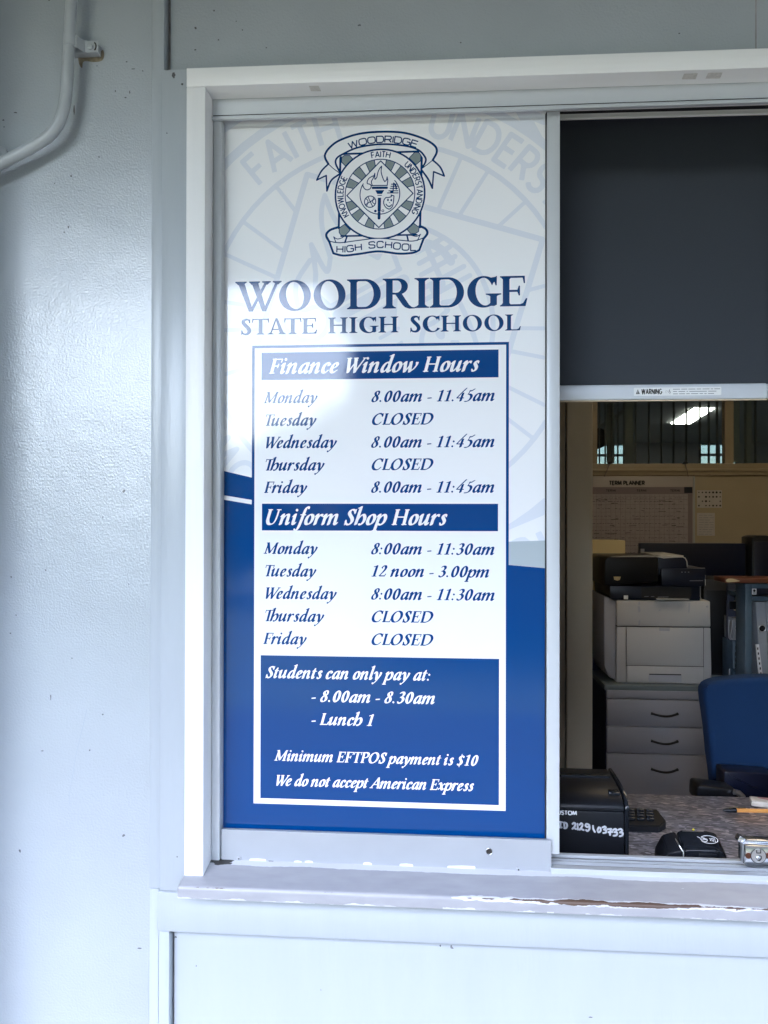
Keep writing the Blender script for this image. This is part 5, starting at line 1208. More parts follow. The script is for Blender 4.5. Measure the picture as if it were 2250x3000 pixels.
g = qrect(1178, 352, 1496, 806, 2.36)
bc = thing('black_filler', 'black box added to fill the dark space between printer and bookshelf', 'case', (g[0], 2.36, 0.80))  # black box added to keep the space beside the printer dark
bx('filler_body', 'rubber', bc, g[0], g[1], 2.36, 2.60, .801, g[3], .004); bx('filler_front', 'black_plastic', bc, g[0] + .01, g[1] - .01, 2.356, 2.3595, .81, g[3] - .05, .002)
bx('modesty_panel', 'rubber', dk, 1.56, 3.12, 2.305, 2.32, 0.05, 0.774)
# ---- drawer cabinet and printer
YF = 2.10
cab = thing('drawer_cabinet', 'grey drawer cabinet carrying the printer', 'cabinet', (1.3, YF, 0.05))
x0, x1, z0, z1 = qrect(484, 1142, 1225, 1172, YF); ztop = Q1(850, 1142, YF).z
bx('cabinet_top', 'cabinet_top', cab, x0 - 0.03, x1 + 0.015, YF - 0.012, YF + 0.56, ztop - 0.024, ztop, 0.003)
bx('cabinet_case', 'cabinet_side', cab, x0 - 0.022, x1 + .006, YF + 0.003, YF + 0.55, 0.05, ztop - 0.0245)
lines = [Q1(850, v, YF).z for v in (1176, 1244, 1449)] + [at(1600 + 850 / 2.5523, 2100 + v / 2.5523, YF).z for v in (73, 272, 492)] 
hz = [None] + [Q1(870, 1352, YF).z, at(1600 + 880 / 2.5523, 2100 + 178 / 2.5523, YF).z, at(1600 + 886 / 2.5523, 2100 + 388 / 2.5523, YF).z]
segs = [(lines[0], lines[1], None), (lines[1], lines[2], hz[1]), (lines[3], lines[4], hz[2]), (lines[4], lines[5], hz[3])]
segs[1] = (lines[1], lines[2], hz[1])
for (za, zb, hh) in ((lines[0], lines[1], None), (lines[1], lines[2], hz[1]), (lines[2], lines[4], hz[2]), (lines[4], 0.07, hz[3])):
    dr = bx('drawer', 'cabinet_front', cab, x0 - 0.02, x1 + .004, YF - 0.016, YF + 0.0025, zb + 0.002, za - 0.002, 0.0015)
    if hh:
        hx0, hx1 = Q1(776, 1350, YF).x, Q1(972, 1350, YF).x
        pts = [(hx0 + (hx1 - hx0) * t_, YF - 0.020 - 0.020 * math.sin(math.pi * t_), hh + 0.004 - 0.007 * math.sin(math.pi * t_)) for t_ in [i / 14 for i in range(15)]]
        MB().tube(pts, [0.0066 if i in (0, 14) else 0.0050 for i in range(15)], 12).build('handle', 'black_plastic', dr, smooth=True)
YP = 2.13
def q(u, v, dy=0.0): return Q1(u, v, YP + dy)
pr = thing('office_printer', 'large white multifunction printer with dark scanner top on the grey cabinet', 'printer', (1.3, YP, ztop))
xl, xr = q(528, 800).x, q(1240, 1000).x; xr2 = q(1228, 600).x; zb_, zs_, zt_ = ztop + 0.001, q(880, 706).z, q(880, 510).z
MB().prism([(xl - .002, zb_), (xr - 0.01, zb_), (xr, zb_ + 0.02), (xr2 + .002, zs_ - .001), (xl, zs_ - .001)], YP, YP + 0.42, bev=0.006).build('printer_body', 'printer_white', pr, smooth=True)
MB().prism([(xl, zs_ + .0008), (xr2 + .002, zs_ + .0008), (xr2, zt_), (xl - .002, zt_)], YP, YP + 0.40, bev=0.006).build('printer_upper_body', 'printer_white', pr, smooth=True)
MB().prism([(xl - .052, zb_ + .07), (xl - .03, zb_ + .02), (xl + .0, zb_ + .008), (xl + .0, zt_ - .004), (xl - .054, zt_ + .02)], YP + .012, YP + 0.42, bev=0.008).build('side_cover', 'tray_dim', pr, smooth=True)
bx('seam', 'seam', pr, xl + .002, xr2, YP - 0.0004, YP + 0.1, zs_ - .0012, zs_ + .001)
fd = qrect(600, 712, 1174, 996, YP); door = bx('front_door', 'printer_white', pr, fd[0], fd[1], YP - 0.004, YP - 0.0005, fd[2], fd[3], 0.0015)
mb = MB(); mb.box(fd[0] - .002, fd[0] - .0003, YP - .002, YP, zb_ + .004, fd[3] + .002); mb.box(fd[1] + .0003, fd[1] + .002, YP - .002, YP, zb_ + .004, fd[3] + .002); mb.box(fd[0] - .002, fd[1] + .002, YP - .002, YP, fd[2] - .002, fd[2] - .0003)
mb.build('door_gap', 'seam', pr)
g = qrect(846, 708, 924, 736, YP - .0045); bx('door_grip', 'tray_dim', door, g[0], g[1], YP - .0052, YP - .0041, g[2], g[3] - .001, 0.0003)
tr_ = qrect(606, 1000, 1176, 1138, YP); tray = bx('paper_tray', 'printer_white', pr, tr_[0], tr_[1], YP - 0.004, YP - 0.0005, zb_ + .003, tr_[3], 0.0015)
g = qrect(766, 1060, 1014, 1118, YP - .005); MB().prism([(g[0] + .003, g[3]), (g[1] - .003, g[3]), (g[1], g[3] - .006), (g[1] - .001, g[2]), (g[0] + .001, g[2]), (g[0], g[3] - .006)], YP - .0052, YP - .0042).build('tray_grip', 'tray_dim', tray)
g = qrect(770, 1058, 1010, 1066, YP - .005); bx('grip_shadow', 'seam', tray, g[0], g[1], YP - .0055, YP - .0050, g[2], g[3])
for pts in (((690, 518), (700, 516), (704, 540), (690, 542)), ((684, 552), (700, 552), (706, 590), (690, 598)), ((692, 660), (704, 656), (702, 694), (688, 694)), ((1064, 524), (1078, 524), (1070, 600), (1064, 600)), ((840, 580), (858, 574), (856, 584), (842, 590))):
    sheet('scuff_mark', [(q(u, v).x, q(u, v).z) for u, v in pts], YP - .0006, 'tray_dim', pr)
# dark scanner unit
g = qrect(478, 400, 1152, 506, YP); cav = MB().prism([(g[0] + .01, g[2]), (g[1], g[2]), (g[1], g[3]), (g[0], g[3]), (g[0], g[2] + .012)], YP + .0, YP + .36, bev=.003).build('output_housing', 'dark_case', pr, smooth=True)
c_ = qrect(712, 408, 1084, 492, YP); bx('output_slot', 'rubber', cav, c_[0], c_[1], YP - .0008, YP - .0002, c_[2], c_[3])
c_ = qrect(580, 470, 612, 500, YP); sheet('white_sticker', [(c_[0], c_[3]), (c_[1], c_[3]), (c_[1], c_[2]), (c_[0], c_[2])], YP - .001, 'sticker', cav)
c_ = qrect(830, 490, 1072, 504, YP - .02); bx('output_lip', 'printer_white', pr, c_[0], c_[1], YP - .02, YP - .001, c_[2], c_[2] + .004, .001)
for u, w, v in ((735, 30, 479), (785, 22, 479), (835, 78, 483), (1062, 96, 358)):
    a, b_ = q(u, v), q(u + w, v - 1); k = Ink(a.x - .004, a.z - .004, b_.x + .004, b_.z + .004, 0.0006); k.line([(a.x, a.z), (b_.x, b_.z)], .0012)
    V, T = k.mesh(); flat_mesh('printer_mark', V, T, on(YP - (.0225 if u > 1000 else .0012)), 'ink_grey', pr)
bx('power_button', 'tray_dim', pr, q(1196, 560).x, q(1212, 560).x, YP - .003, YP - .0003, q(1196, 560).z, q(1196, 545).z, .001)
mb = MB()
for i in range(7): mb.box(xl - .045, xl - .042, YP + .10 + i * .02, YP + .112 + i * .02, zt_ - .09, zt_ - .05)
for i, (u, v) in enumerate(((1010, 300), (1035, 300), (1060, 300))): a = q(u, v, -.022); bx('panel_key', 'ink_grey', pr, a.x, a.x + .006, YP - .0232, YP - .0222, a.z, a.z + .004, .0005)
g = qrect(437, 185, 838, 400, YP - .02)
MB().prism([(g[0], g[2]), (g[1], g[2] + .02), (g[1], g[3] - .004), (g[1] - .004, g[3]), (g[0] + .022, g[3]), (g[0] + .006, g[3] - .008), (g[0], g[3] - .022)], YP - .02, YP + .34, bev=.004).build('document_feeder', 'black_plastic', pr, smooth=True)
g2 = qrect(505, 330, 558, 360, YP - .021); MB().prism([(g2[0], g2[3]), (g2[1], g2[3]), (g2[1] - .004, g2[2] + .003), ((g2[0] + g2[1]) / 2, g2[2]), (g2[0] + .002, g2[2] + .004)], YP - .0212, YP - .0203).build('feeder_latch', 'cream_carton', pr)
g = qrect(838, 186, 1056, 268, YP); MB().prism([(g[0], g[2] - .03), (g[1], g[2] - .03), (g[1], g[3] - .018), (g[1] - .006, g[3] - .004), (g[1] - .02, g[3]), (g[0], g[3])], YP + .0, YP + .34, bev=.003).build('scanner_lid', 'dark_case', pr, smooth=True)
mb = MB(); p0 = [q(u, v, -.001) for u, v in ((485, 184), (600, 178), (820, 178), (880, 190), (1020, 182), (1040, 192), (1052, 215), (1056, 258))]; mb.tube(p0, .0022, 8); 
p0 = [q(u, v, -.001) for u, v in ((1022, 273), (1186, 267))]; mb.tube(p0, .0016, 8); p0 = [q(u, v, -.021) for u, v in ((1190, 318), (1190, 396))]; mb.tube(p0, .0014, 8); p0 = [q(u, v, -.001) for u, v in ((1152, 402), (1153, 480), (1160, 498))]; mb.tube(p0, .0016, 8)
mb.build('white_edging', 'printer_white', pr, smooth=True)
mb = MB(); a = q(850, 181, 0); b_ = q(1030, 172, 0); mb.box(a.x, b_.x, YP + .002, YP + .30, a.z - .001, a.z + .006, .002); mb.build('lid_top', 'printer_white', pr, smooth=True)
g = qrect(862, 268, 1192, 400, YP - .02); MB().prism([(g[0], g[2]), (g[1], g[2]), (g[1], g[3]), (g[0], g[3] - .004)], YP - .022, YP + .30, bev=.002).build('control_panel', 'dark_case', pr, smooth=True)

# ---- left of the printer: green trays on a navy box
for i, (v0, v1, lab) in enumerate(((582, 700, 'top green plastic tray of three, left of the printer'), (712, 820, 'middle green plastic tray of three, left of the printer'), (838, 908, 'lowest green plastic tray of three, left of the printer'))):
    g = qrect(300, v0, 408, v1, 2.42); tt = thing('paper_tray_stack', lab, 'tray', (g[0], 2.42, g[2]), 'green trays left of the printer')
    tt.name = 'desk_tray'
    mb = MB(); mb.box(g[0], g[1], 2.42, 2.60, g[2], g[2] + .004); mb.box(g[0], g[1], 2.42, 2.424, g[2] + .0042, g[3]); mb.box(g[1] - .004, g[1], 2.4242, 2.60, g[2] + .0042, g[3] - .01); mb.box(g[0], g[0] + .004, 2.4242, 2.6, g[2] + .0042, g[3] - .01)
    mb.build('tray_shell', 'green_tray', tt); bx('tray_rim', 'green_tray', tt, g[0] - .002, g[1] + .002, 2.416, 2.4195, g[3] - .012, g[3] - .004, .001)
g = qrect(250, 915, 412, 1500, 2.40)
nb = thing('navy_cupboard', 'low navy cupboard under the green trays', 'cupboard', (g[0], 2.4, 0.05))
bx('cupboard_body', 'navy_box', nb, g[0] - .2, g[1], 2.40, 2.75, 0.05, g[3] - .004, .003); bx('cupboard_top', 'cabinet_top', nb, g[0] - .2, g[1] + .004, 2.395, 2.76, g[3] - .0035, g[3], .001)

# ---- right: shelf unit with binders
YS = 1.95
g = qrect(1490, 384, 1540, 1090, YS)
shf = thing('shelf_unit', 'blue-grey bookshelf holding lever arch binders at the right', 'shelf', (g[0], YS, 0.05))
bx('shelf_side', 'shelf_laminate', shf, g[0], g[1], YS, YS + .10, 0.05, g[3], .002)
xE = g[0] + 1.0
bx('shelf_top', 'shelf_laminate', shf, g[1] + .0005, xE, YS + .001, YS + .10, g[3] - .022, g[3] - .0003); z_mid = Q1(1600, 512, YS).z
bx('shelf_board', 'shelf_laminate', shf, g[1] + .0005, xE, YS + .001, YS + .26, z_mid, z_mid + .018); bx('shelf_back', 'cabinet_side', shf, g[1] + .0005, xE, YS + .261, YS + .278, 0.05, g[3] - .0225)
z_low = Q1(1600, 1085, YS).z; bx('shelf_board', 'shelf_laminate', shf, g[1] + .0005, xE, YS + .001, YS + .26, z_low - .02, z_low - .002)
l = qrect(1537, 418, 1690, 466, YS - .001); lb = sheet('shelf_label', [(l[0], l[3]), (l[1], l[3]), (l[1], l[2]), (l[0], l[2])], YS - .0012 + .001, 'navy_plastic', shf)
l2 = qrect(1540, 420, 1574, 464, YS - .002); sheet('label_patch', [(l2[0], l2[3]), (l2[1], l2[3]), (l2[1], l2[2]), (l2[0], l2[2])], YS - .0008, 'sticker', lb)
k = Ink(l[0], l[2], l[1], l[3], .0008); k.dot((l2[0] + l2[1]) / 2, l2[3] - .008, .0055)
for i in range(3): k.line([(l2[0] + .004, l2[2] + .004 + i * .003), (l2[1] - .004, l2[2] + .004 + i * .003)], .0008)
V, T = k.mesh(); flat_mesh('label_print', V, T, on(YS - .0016), 'ink_black', lb)
def binder(name_label, u0, v0, u1, v1, Y, hole, lean=0.0, depth=.24, bot=None):
    g = qrect(u0, v0, u1, v1, Y); z0 = g[2] if bot is None else bot
    b_ = thing('lever_arch_binder', name_label, 'binder', ((g[0] + g[1]) / 2, Y, z0), 'lever arch binders')
    MB().prism([(g[0] + lean, z0), (g[1] + lean * .6, z0), (g[1], g[3]), (g[0], g[3])], Y, Y + depth, bev=.002).build('binder_cover', 'binder_grey', b_, smooth=True)
    h = Q1(*hole, Y); MB().disc((h.x, Y - .0012, h.z), .0125, .001, n=24).build('finger_hole', 'black_plastic', b_)
    MB().tube([(h.x + .0135 * math.cos(R(t_)), Y - .001, h.z + .0135 * math.sin(R(t_))) for t_ in range(0, 361, 15)], .0012, 8).build('hole_ring', 'steel', b_)
    return b_, g
binder('wide grey lever arch binder leaning inside the bookshelf', 1566, 520, 1640, 1080, YS + .03, (1615, 717), .022, .22, z_low - .0015)
binder('second grey binder at the frame edge, cut by its diagonal spine', 1644, 520, 1720, 1080, YS + .028, (1690, 717), .022, .22, z_low - .0015)
a0, a1 = Q1(1577, 836, YS + .02), Q1(1608, 1083, YS + .02)
ms = thing('metal_filing_strip', 'slim white punched metal strip leaning on the wide binder', 'strip', tuple(a1))
MB().prism([(a0.x - .008, a0.z), (a0.x + .007, a0.z), (a1.x + .006, z_low - .0014), (a1.x - .010, z_low - .0014)], YS + .017, YS + .021).build('strip_body', 'metal_white', ms)
mb = MB()
for i in range(6): t_ = .12 + i * .15; mb.box(a0.x + (a1.x - a0.x) * t_ - .003, a0.x + (a1.x - a0.x) * t_ + .002, YS + .0164, YS + .0169, a0.z + (a1.z - a0.z) * t_ - .006, a0.z + (a1.z - a0.z) * t_ + .004)
mb.build('punched_slot', 'ink_black', ms)
g = qrect(1335, 342, 1780, 381, YS - .03)
of = thing('orange_folder', 'flat orange folder lying on top of the bookshelf', 'folder', (g[0], YS, g[2]))
bx('folder_cover', 'orange_cover', of, g[0], g[1], YS - .03, YS + .095, g[2] + .001, g[3], .003)
l = qrect(1345, 344, 1450, 374, YS - .031); k = Ink(l[0], l[2], l[1], l[3], .001); k.poly(crom([(l[0], l[2] + .004), (l[0] + .006, l[3] - .002), (l[1] - .03, l[3] - .001), (l[1], l[2] + .006), (l[1] - .04, l[2] + .001)], 4, True)); V, T = k.mesh(); flat_mesh('folder_label', V, T, on(YS - .0306), 'cream_carton', of)
# under-desk corner: tower, cables and a small grey binder
g = qrect(1395, 640, 1486, 806, 2.30); binder('small pale grey binder standing in the dark behind the shelf side', 1395, 640, 1486, 806, 2.16, (1436, 717), 0.0, .10, .801 if False else None)
pct = thing('computer_tower', 'dark computer tower in the shadow between printer and bookshelf', 'computer', (1.9, 2.35, 0.05))
g = qrect(1395, 815, 1500, 1110, 2.15); bx('tower_case', 'shelf_laminate', pct, g[0], g[1], 2.15, 2.27, 0.05, g[3], .003)
k = Ink(g[0], g[2], g[1], g[3], .001)
for j in range(5):
    for i in range(4): k.poly([(g[0] + .010 + i * .020, g[3] - .02 - j * .027), (g[0] + .026 + i * .020, g[3] - .02 - j * .027), (g[0] + .026 + i * .020, g[3] - .036 - j * .027), (g[0] + .010 + i * .020, g[3] - .036 - j * .027)])
V, T = k.mesh(); flat_mesh('tower_vent', V, T, on(2.1494), 'ink_black', pct)
for i, (pts, lab) in enumerate(((((1372, 655), (1364, 720), (1370, 790), (1385, 800)), 'pale cable hanging right of the printer, upper one'), (((1395, 655), (1388, 720), (1380, 780), (1392, 800)), 'pale cable hanging beside the small grey binder'), (((1372, 1020), (1369, 1060), (1366, 1110)), 'short pale cable end low between printer and tower'))):
    mb = MB(); mb.tube([Vector(p) for p in crom([tuple(Q1(u, v, 2.142)) for u, v in pts], 5)], .0024, 8); tag(mb.build('cable', 'tray_dim', smooth=True), lab, 'cable', 'loose cables')
cb_ = thing('cream_charger', 'small cream box with a black plug in the dark right of the printer', 'charger', tuple(Q1(1450, 540, 2.2)))
g = qrect(1410, 512, 1480, 586, 2.2); bx('charger_body', 'cream_carton', cb_, g[0], g[1], 2.2, 2.24, g[2], g[3], .003); g = qrect(1370, 515, 1420, 575, 2.19); bx('charger_plug', 'black_plastic', cb_, g[0], g[1], 2.185, 2.199, g[2], g[3], .004)

# ---- blue office chair
YH = 1.05
def c1(u, v, Y=YH): return Q1(u, v, Y)
def c2_(u, v, Y=YH): return at(1600 + u / 2.5523, 2100 + v / 2.5523, Y)
ch = thing('office_chair', 'blue fabric office chair with black armrests pushed behind the counter', 'chair', tuple(c2_(1600, 900)))
prf = [c1(1700, 1085), c1(1560, 1088), c1(1420, 1098), c1(1300, 1112), c1(1225, 1135), c1(1192, 1175), c1(1186, 1215), c1(1195, 1290), c1(1212, 1400), c1(1228, 1530)]
prf += [c2_(1240, 300), c2_(1262, 450), c2_(1275, 600), c2_(1300, 760), c2_(1400, 820), c2_(1700, 840)]
pts = [(p.x, p.z) for p in prf]; wid = pts[0][0]
pts += [(2 * wid - x, z) for x, z in pts[::-1] if abs(x - wid) > .001]
MB().prism(pts, YH, YH + .075, bev=.016, seg=3).build('backrest', 'chair_fabric', ch, smooth=True)
sz = c2_(1500, 830).z; bx('seat', 'chair_fabric', ch, pts[7][0] - .01, 2 * wid - pts[7][0], YH + .08, YH + .55, .43, .50, .025)
bx('back_support', 'black_plastic', ch, wid - .03, wid + .03, YH + .081, YH + .11, .40, sz + .25, .006)
MB().tube([(wid, YH + .3, .12), (wid, YH + .3, .43)], .028, 16).build('gas_column', 'black_plastic', ch, smooth=True)
mb = MB()
for k_ in range(5): a = R(72 * k_); mb.tube([(wid, YH + .3, .12), (wid + .28 * math.cos(a), YH + .3 + .28 * math.sin(a), .09)], [.025, .015], 10)
mb.build('star_base', 'black_plastic', ch, smooth=True)
# armrests stand nearer the window
Ya = .86
P_ = [c2_(u, v, Ya) for u, v in ((1130, 570), (1134, 530), (1150, 515), (1275, 530), (1400, 548), (1478, 600), (1478, 640), (1130, 640))]
MB().prism([(p.x, p.z) for p in P_], Ya, Ya + .07, bev=.006).build('armrest', 'black_plastic', ch, smooth=True)
P_ = [c2_(u, v, Ya + .03) for u, v in ((1376, 452), (1385, 446), (1760, 470), (1760, 660), (1376, 640))]
MB().prism([(p.x, p.z) for p in P_], Ya + .071, Ya + .14, bev=.006).build('armrest', 'navy_plastic', ch, smooth=True)
MB().tube([c2_(1405, 560, Ya - .012), c2_(1440, 570, Ya - .012), c2_(1470, 600, Ya - .012), c2_(1480, 640, Ya - .012)], .008, 10).build('arm_strut', 'steel', ch, smooth=True)

# ================================================================== THE COUNTER AND WHAT LIES ON IT
ZC = 0.9075
ctr = thing('counter', 'speckled grey laminate counter inside the window', 'counter', (0.8, 0.25, ZC))
bx('counter_top', 'speckled_laminate', ctr, -0.05, 1.305, 0.062, 0.5240, ZC - 0.033, ZC, 0.004); 
for x in (0.0, 1.22): bx('counter_leg', 'cabinet_side', ctr, x, x + .04, .10, .50, 0.05, ZC - .0335)
def c3(u, v, Y): return c2_(u, v, Y)
# ---- receipt printer
YR = 0.125
rp = thing('receipt_printer', 'black receipt printer with white hand-written number on its front', 'printer', tuple(c3(350, 1030, YR)))
xl_, xr_ = c3(60, 800, YR).x - .03, c3(582, 800, YR).x; zb2 = ZC + .0005
zseam = c3(340, 702, YR).z; ztp = c3(540, 430, YR + .10).z
# body: lower box plus a curved lid swept back
bx('printer_case', 'black_plastic', rp, xl_, xr_ + .001, YR, YR + .13, zb2, zseam - .0015, .003)
zh = ztp - zseam
cur = [(YR - .001, zseam), (YR - .003, zseam + .14 * zh), (YR + .001, zseam + .36 * zh), (YR + .012, zseam + .60 * zh), (YR + .032, zseam + .82 * zh), (YR + .062, zseam + .95 * zh), (YR + .098, ztp), (YR + .13, ztp), (YR + .13, zseam)]
cur = [tuple(p) for p in crom(cur[:7], 5)] + cur[7:]
MB().prism(cur, xl_, xr_, 'x', bev=.0025).build('paper_lid', 'black_plastic', rp, smooth=True)
cur2 = [(y - .002 if i < 31 else y, z + .002) for i, (y, z) in enumerate(cur)]
cur2[-1] = (YR + .13, zb2); cur2 = [(YR - .0015, zb2)] + cur2
MB().prism(cur2, xr_ + .0013, xr_ + .0085, 'x', bev=.002).build('side_rim', 'black_gloss', rp, smooth=True)
mb = MB(); zz0 = ztp - .004
mb.box(xr_ - .022, xr_ - .002, YR + .018, YR + .04, zseam + .66 * zh, zseam + .84 * zh, .002); mb.box(xl_ + .04, xr_ - .006, YR + .080, YR + .088, ztp - .002, ztp + .003)
mb.build('lid_catch', 'black_gloss', rp, smooth=True)
k = Ink(c3(80, 800, YR).x, zb2, xr_, zseam, .00035)
# the maker's word at the left edge, then the number in paint pen
base = lambda u, v: (c3(u, v, YR).x, c3(u, v, YR).z)
x0, z0 = base(84, 727); x1, _ = base(226, 727); h = base(0, 698)[1] - base(0, 727)[1]
sans(k, 'CUSTOM', straight(x0 - .0065, x1, z0 - .0005), h, .0010, gap=.26, total=x1 - x0 + .0065)
V, T = k.mesh(); flat_mesh('printed_word', V, T, on(YR - .0004), 'symbol_white', rp)
k = Ink(c3(80, 800, YR).x, zb2, xr_, zseam, .0003)
pen = lambda *pts: k.line([base(*p) for p in pts], .00165, smooth=True)
pen((98, 785), (118, 787)); pen((108, 787), (106, 825)); pen((96, 826), (116, 826))
pen((134, 790), (137, 830)); pen((132, 790), (150, 795), (157, 812), (150, 830), (136, 832))
pen((198, 800), (208, 792), (218, 800), (212, 820), (197, 836)); pen((197, 836), (206, 829), (222, 838))
pen((234, 800), (237, 842))
pen((250, 806), (262, 796), (272, 806), (264, 826), (250, 843)); pen((250, 843), (262, 838), (280, 846))
pen((318, 806), (302, 800), (294, 812), (308, 824), (322, 812), (318, 806)); pen((322, 812), (324, 835), (310, 853), (298, 846))
pen((350, 815), (352, 838), (364, 860))
pen((394, 826), (384, 846), (392, 862), (406, 852), (406, 832), (394, 826))
pen((422, 826), (438, 820), (446, 830), (432, 842)); pen((432, 842), (448, 848), (446, 864), (428, 868))
pen((460, 840), (486, 838)); pen((486, 838), (478, 862), (478, 882)); pen((466, 862), (496, 860))
pen((500, 846), (516, 838), (526, 848), (512, 862)); pen((512, 862), (530, 866), (526, 884), (504, 888))
pen((540, 844), (556, 838), (568, 850), (552, 864)); pen((552, 864), (572, 868), (568, 886), (550, 892))
V, T = k.mesh(); flat_mesh('handwriting', V, T, on(YR - .0005), 'paint_pen', rp)
# ---- keyboard: a corner of it shows past the receipt printer
kb = thing('keyboard', 'black keyboard lying behind the receipt printer', 'keyboard', tuple(atZ(1900, 2441, ZC)))
K0 = at(1600 + 905 / 2.5523, 2100 + 795 / 2.5523, .235); 
def kpt(px, py, Z): return atZ(px, py, Z)
fr = kpt(1600 + 850 / 2.5523, 2100 + 870 / 2.5523, ZC); bk = kpt(1600 + 905 / 2.5523, 2100 + 800 / 2.5523, ZC + .012); tl = kpt(1600 + 830 / 2.5523, 2100 + 690 / 2.5523, ZC + .024)
kz = lambda y: ZC + .014 + (y - fr.y) / max(tl.y - fr.y, .02) * .010
base_pts = [(fr.x - .22, fr.y - .005), (fr.x, fr.y), (fr.x + .018, fr.y + .018), (tl.x, tl.y), (tl.x - .22, tl.y + .012)]
b = bmesh.new(); lo_ = [b.verts.new((x, y, ZC + .0005)) for x, y in base_pts]; hi = [b.verts.new((x, y, kz(y) + (.002 if i == 2 else 0))) for i, (x, y) in enumerate(base_pts)]
b.faces.new(lo_); b.faces.new(hi[::-1])
for i in range(5): b.faces.new((lo_[i], hi[i], hi[(i + 1) % 5], lo_[(i + 1) % 5]))
bmesh.ops.recalc_face_normals(b, faces=b.faces); bmesh.ops.bevel(b, geom=list(b.edges), offset=.002, segments=2, affect='EDGES')
mb = MB(); mb._add(b); mb.build('keyboard_case', 'black_plastic', kb, smooth=True)
for r_ in range(4):
    for c_i in range(5):
        y = fr.y + .014 + r_ * (tl.y - fr.y - .02) / 4; x = fr.x - .010 - c_i * .019 + (r_ - 1.5) * (tl.x - fr.x) / 5
        MB().box(x - .0075, x + .0075, y, y + (tl.y - fr.y - .02) / 4 - .004, kz(y + .006) + .0005, kz(y + .006) + .0065, .0018).build('key', 'black_gloss', kb, smooth=True)
# ---- card terminal
YE = 0.068
ep = thing('card_terminal', 'black contactless card terminal lying on the counter', 'card terminal', tuple(at(2030, 2515, YE)))
e = lambda u, v, Y=YE: c3(u, v, Y)
zg = ZC + .0005
x0, x1 = e(1012, 1000).x, e(1366, 1000).x; zf = e(1200, 974).z
Yb = YE + .042; zk = e(1180, 832, Yb).z
# main shell: side section (y, z) swept along x, with a tapered end
sec = [(YE, zg), (YE - .002, zg + .012), (YE, zf - .006), (YE + .006, zf), (Yb - .006, zk - .002), (Yb, zk - .008), (Yb + .004, zg)]
def loft(secs, xs_):
    b = bmesh.new(); rows = [[b.verts.new((x, p[0], p[1])) for p in s_] for x, s_ in zip(xs_, secs)]; n = len(secs[0])
    for i in range(len(rows) - 1):
        for j in range(n): b.faces.new((rows[i][j], rows[i][(j + 1) % n], rows[i + 1][(j + 1) % n], rows[i + 1][j]))
    b.faces.new(rows[0]); b.faces.new(rows[-1][::-1]); bmesh.ops.recalc_face_normals(b, faces=b.faces); return b
def scl(s_, fz, iny): ym = (YE + Yb) / 2; return [(ym + (p[0] - ym) * iny, zg + (p[1] - zg) * fz) for p in s_]
b = loft([scl(sec, .96, .97), sec, sec, scl(sec, .97, .97), scl(sec, .86, .92), scl(sec, .60, .86)], [x0 + .004, x0 + .012, x1 - .022, x1 - .010, x1 - .003, x1])
bmesh.ops.bevel(b, geom=[e_ for e_ in b.edges], offset=.0015, segments=2, affect='EDGES')
mb = MB(); mb._add(b); mb.build('terminal_shell', 'black_gloss', ep, smooth=True)
xk = e(862, 980).x
b = loft([scl(sec, .66, .90), scl(sec, .90, .98), scl(sec, .96, 1.0), scl(sec, .96, 1.0)], [xk, xk + .012, xk + .030, x0 + .001]); bmesh.ops.bevel(b, geom=list(b.edges), offset=.0015, segments=2, affect='EDGES')
mb = MB(); mb._add(b); mb.build('keypad_end', 'black_plastic', ep, smooth=True)
mb = MB(); mb.tube([(x0 + .0025, YE - .0028, zg + .004), (x0 + .0025, YE - .0025, zf - .009), (x0 - .002, YE + .004, zf - .001), (x0 - .004, YE + .045, (zf + zk) / 2 - .001)], .0011, 8); mb.build('trim_line', 'steel', ep, smooth=True)
dn = Vector((0, Yb - YE - .012, zk - .002 - zf)).normalized()
top = lambda u, f: (u, YE + .006 + (Yb - YE - .012) * f, zf + (zk - .002 - zf) * f + .0006)
k = Ink(-.02, -.012, .02, .012, .0002)
k.line([(.0125 * math.cos(R(t_)), .0075 * math.sin(R(t_))) for t_ in range(-160, 150, 10)], .0005, smooth=True)
for i in range(4): k.line([(.001 + i * .0022 + .0010 * math.cos(R(t_)), .0050 * math.sin(R(t_)) * (.5 + .12 * i)) for t_ in (-75, -40, 0, 40, 75)], .00042, smooth=True)
k.line([(-.0155, .0050), (-.0100, .0005), (-.006, -.0005), (-.003, .0005), (-.004, -.003), (-.008, -.004), (-.0125, .0000)], .00042, smooth=True)
for i in range(3): k.line([(-.0105 + i * .0018, .0045 - i * .0006), (-.0065 + i * .0018, .0005)], .00035)
V, T = k.mesh(); xm = e(1183, 925, YE + .04).x
zs0 = .38
flat_mesh('contactless_symbol', V, T, lambda p: (xm + p[0] * 1.15, *top(0, zs0 + p[1] * 1.15 / math.hypot(Yb - YE - .012, zk - zf) * 1.0)[1:]), 'symbol_white', ep)
sx = [top(u, f) for u, f in ((x0 + .012, .90), (x1 - .03, .90), (x1 - .03, .925), (x0 + .012, .925))]
me = bpy.data.meshes.new('card_slot'); me.from_pydata(sx, [], [(0, 1, 2, 3)]); link('card_slot', me, 'steel', ep)
MB().dome((e(1095, 842, Yb).x, Yb - .004, zk - .0020), .0022, .0012).build('indicator', 'yellow_led', ep, smooth=True)
bx('battery_catch', 'black_plastic', ep, e(1140, 980).x, e(1268, 980).x, YE - .0035, YE - .0005, zf - .017, zf - .010, .0015)
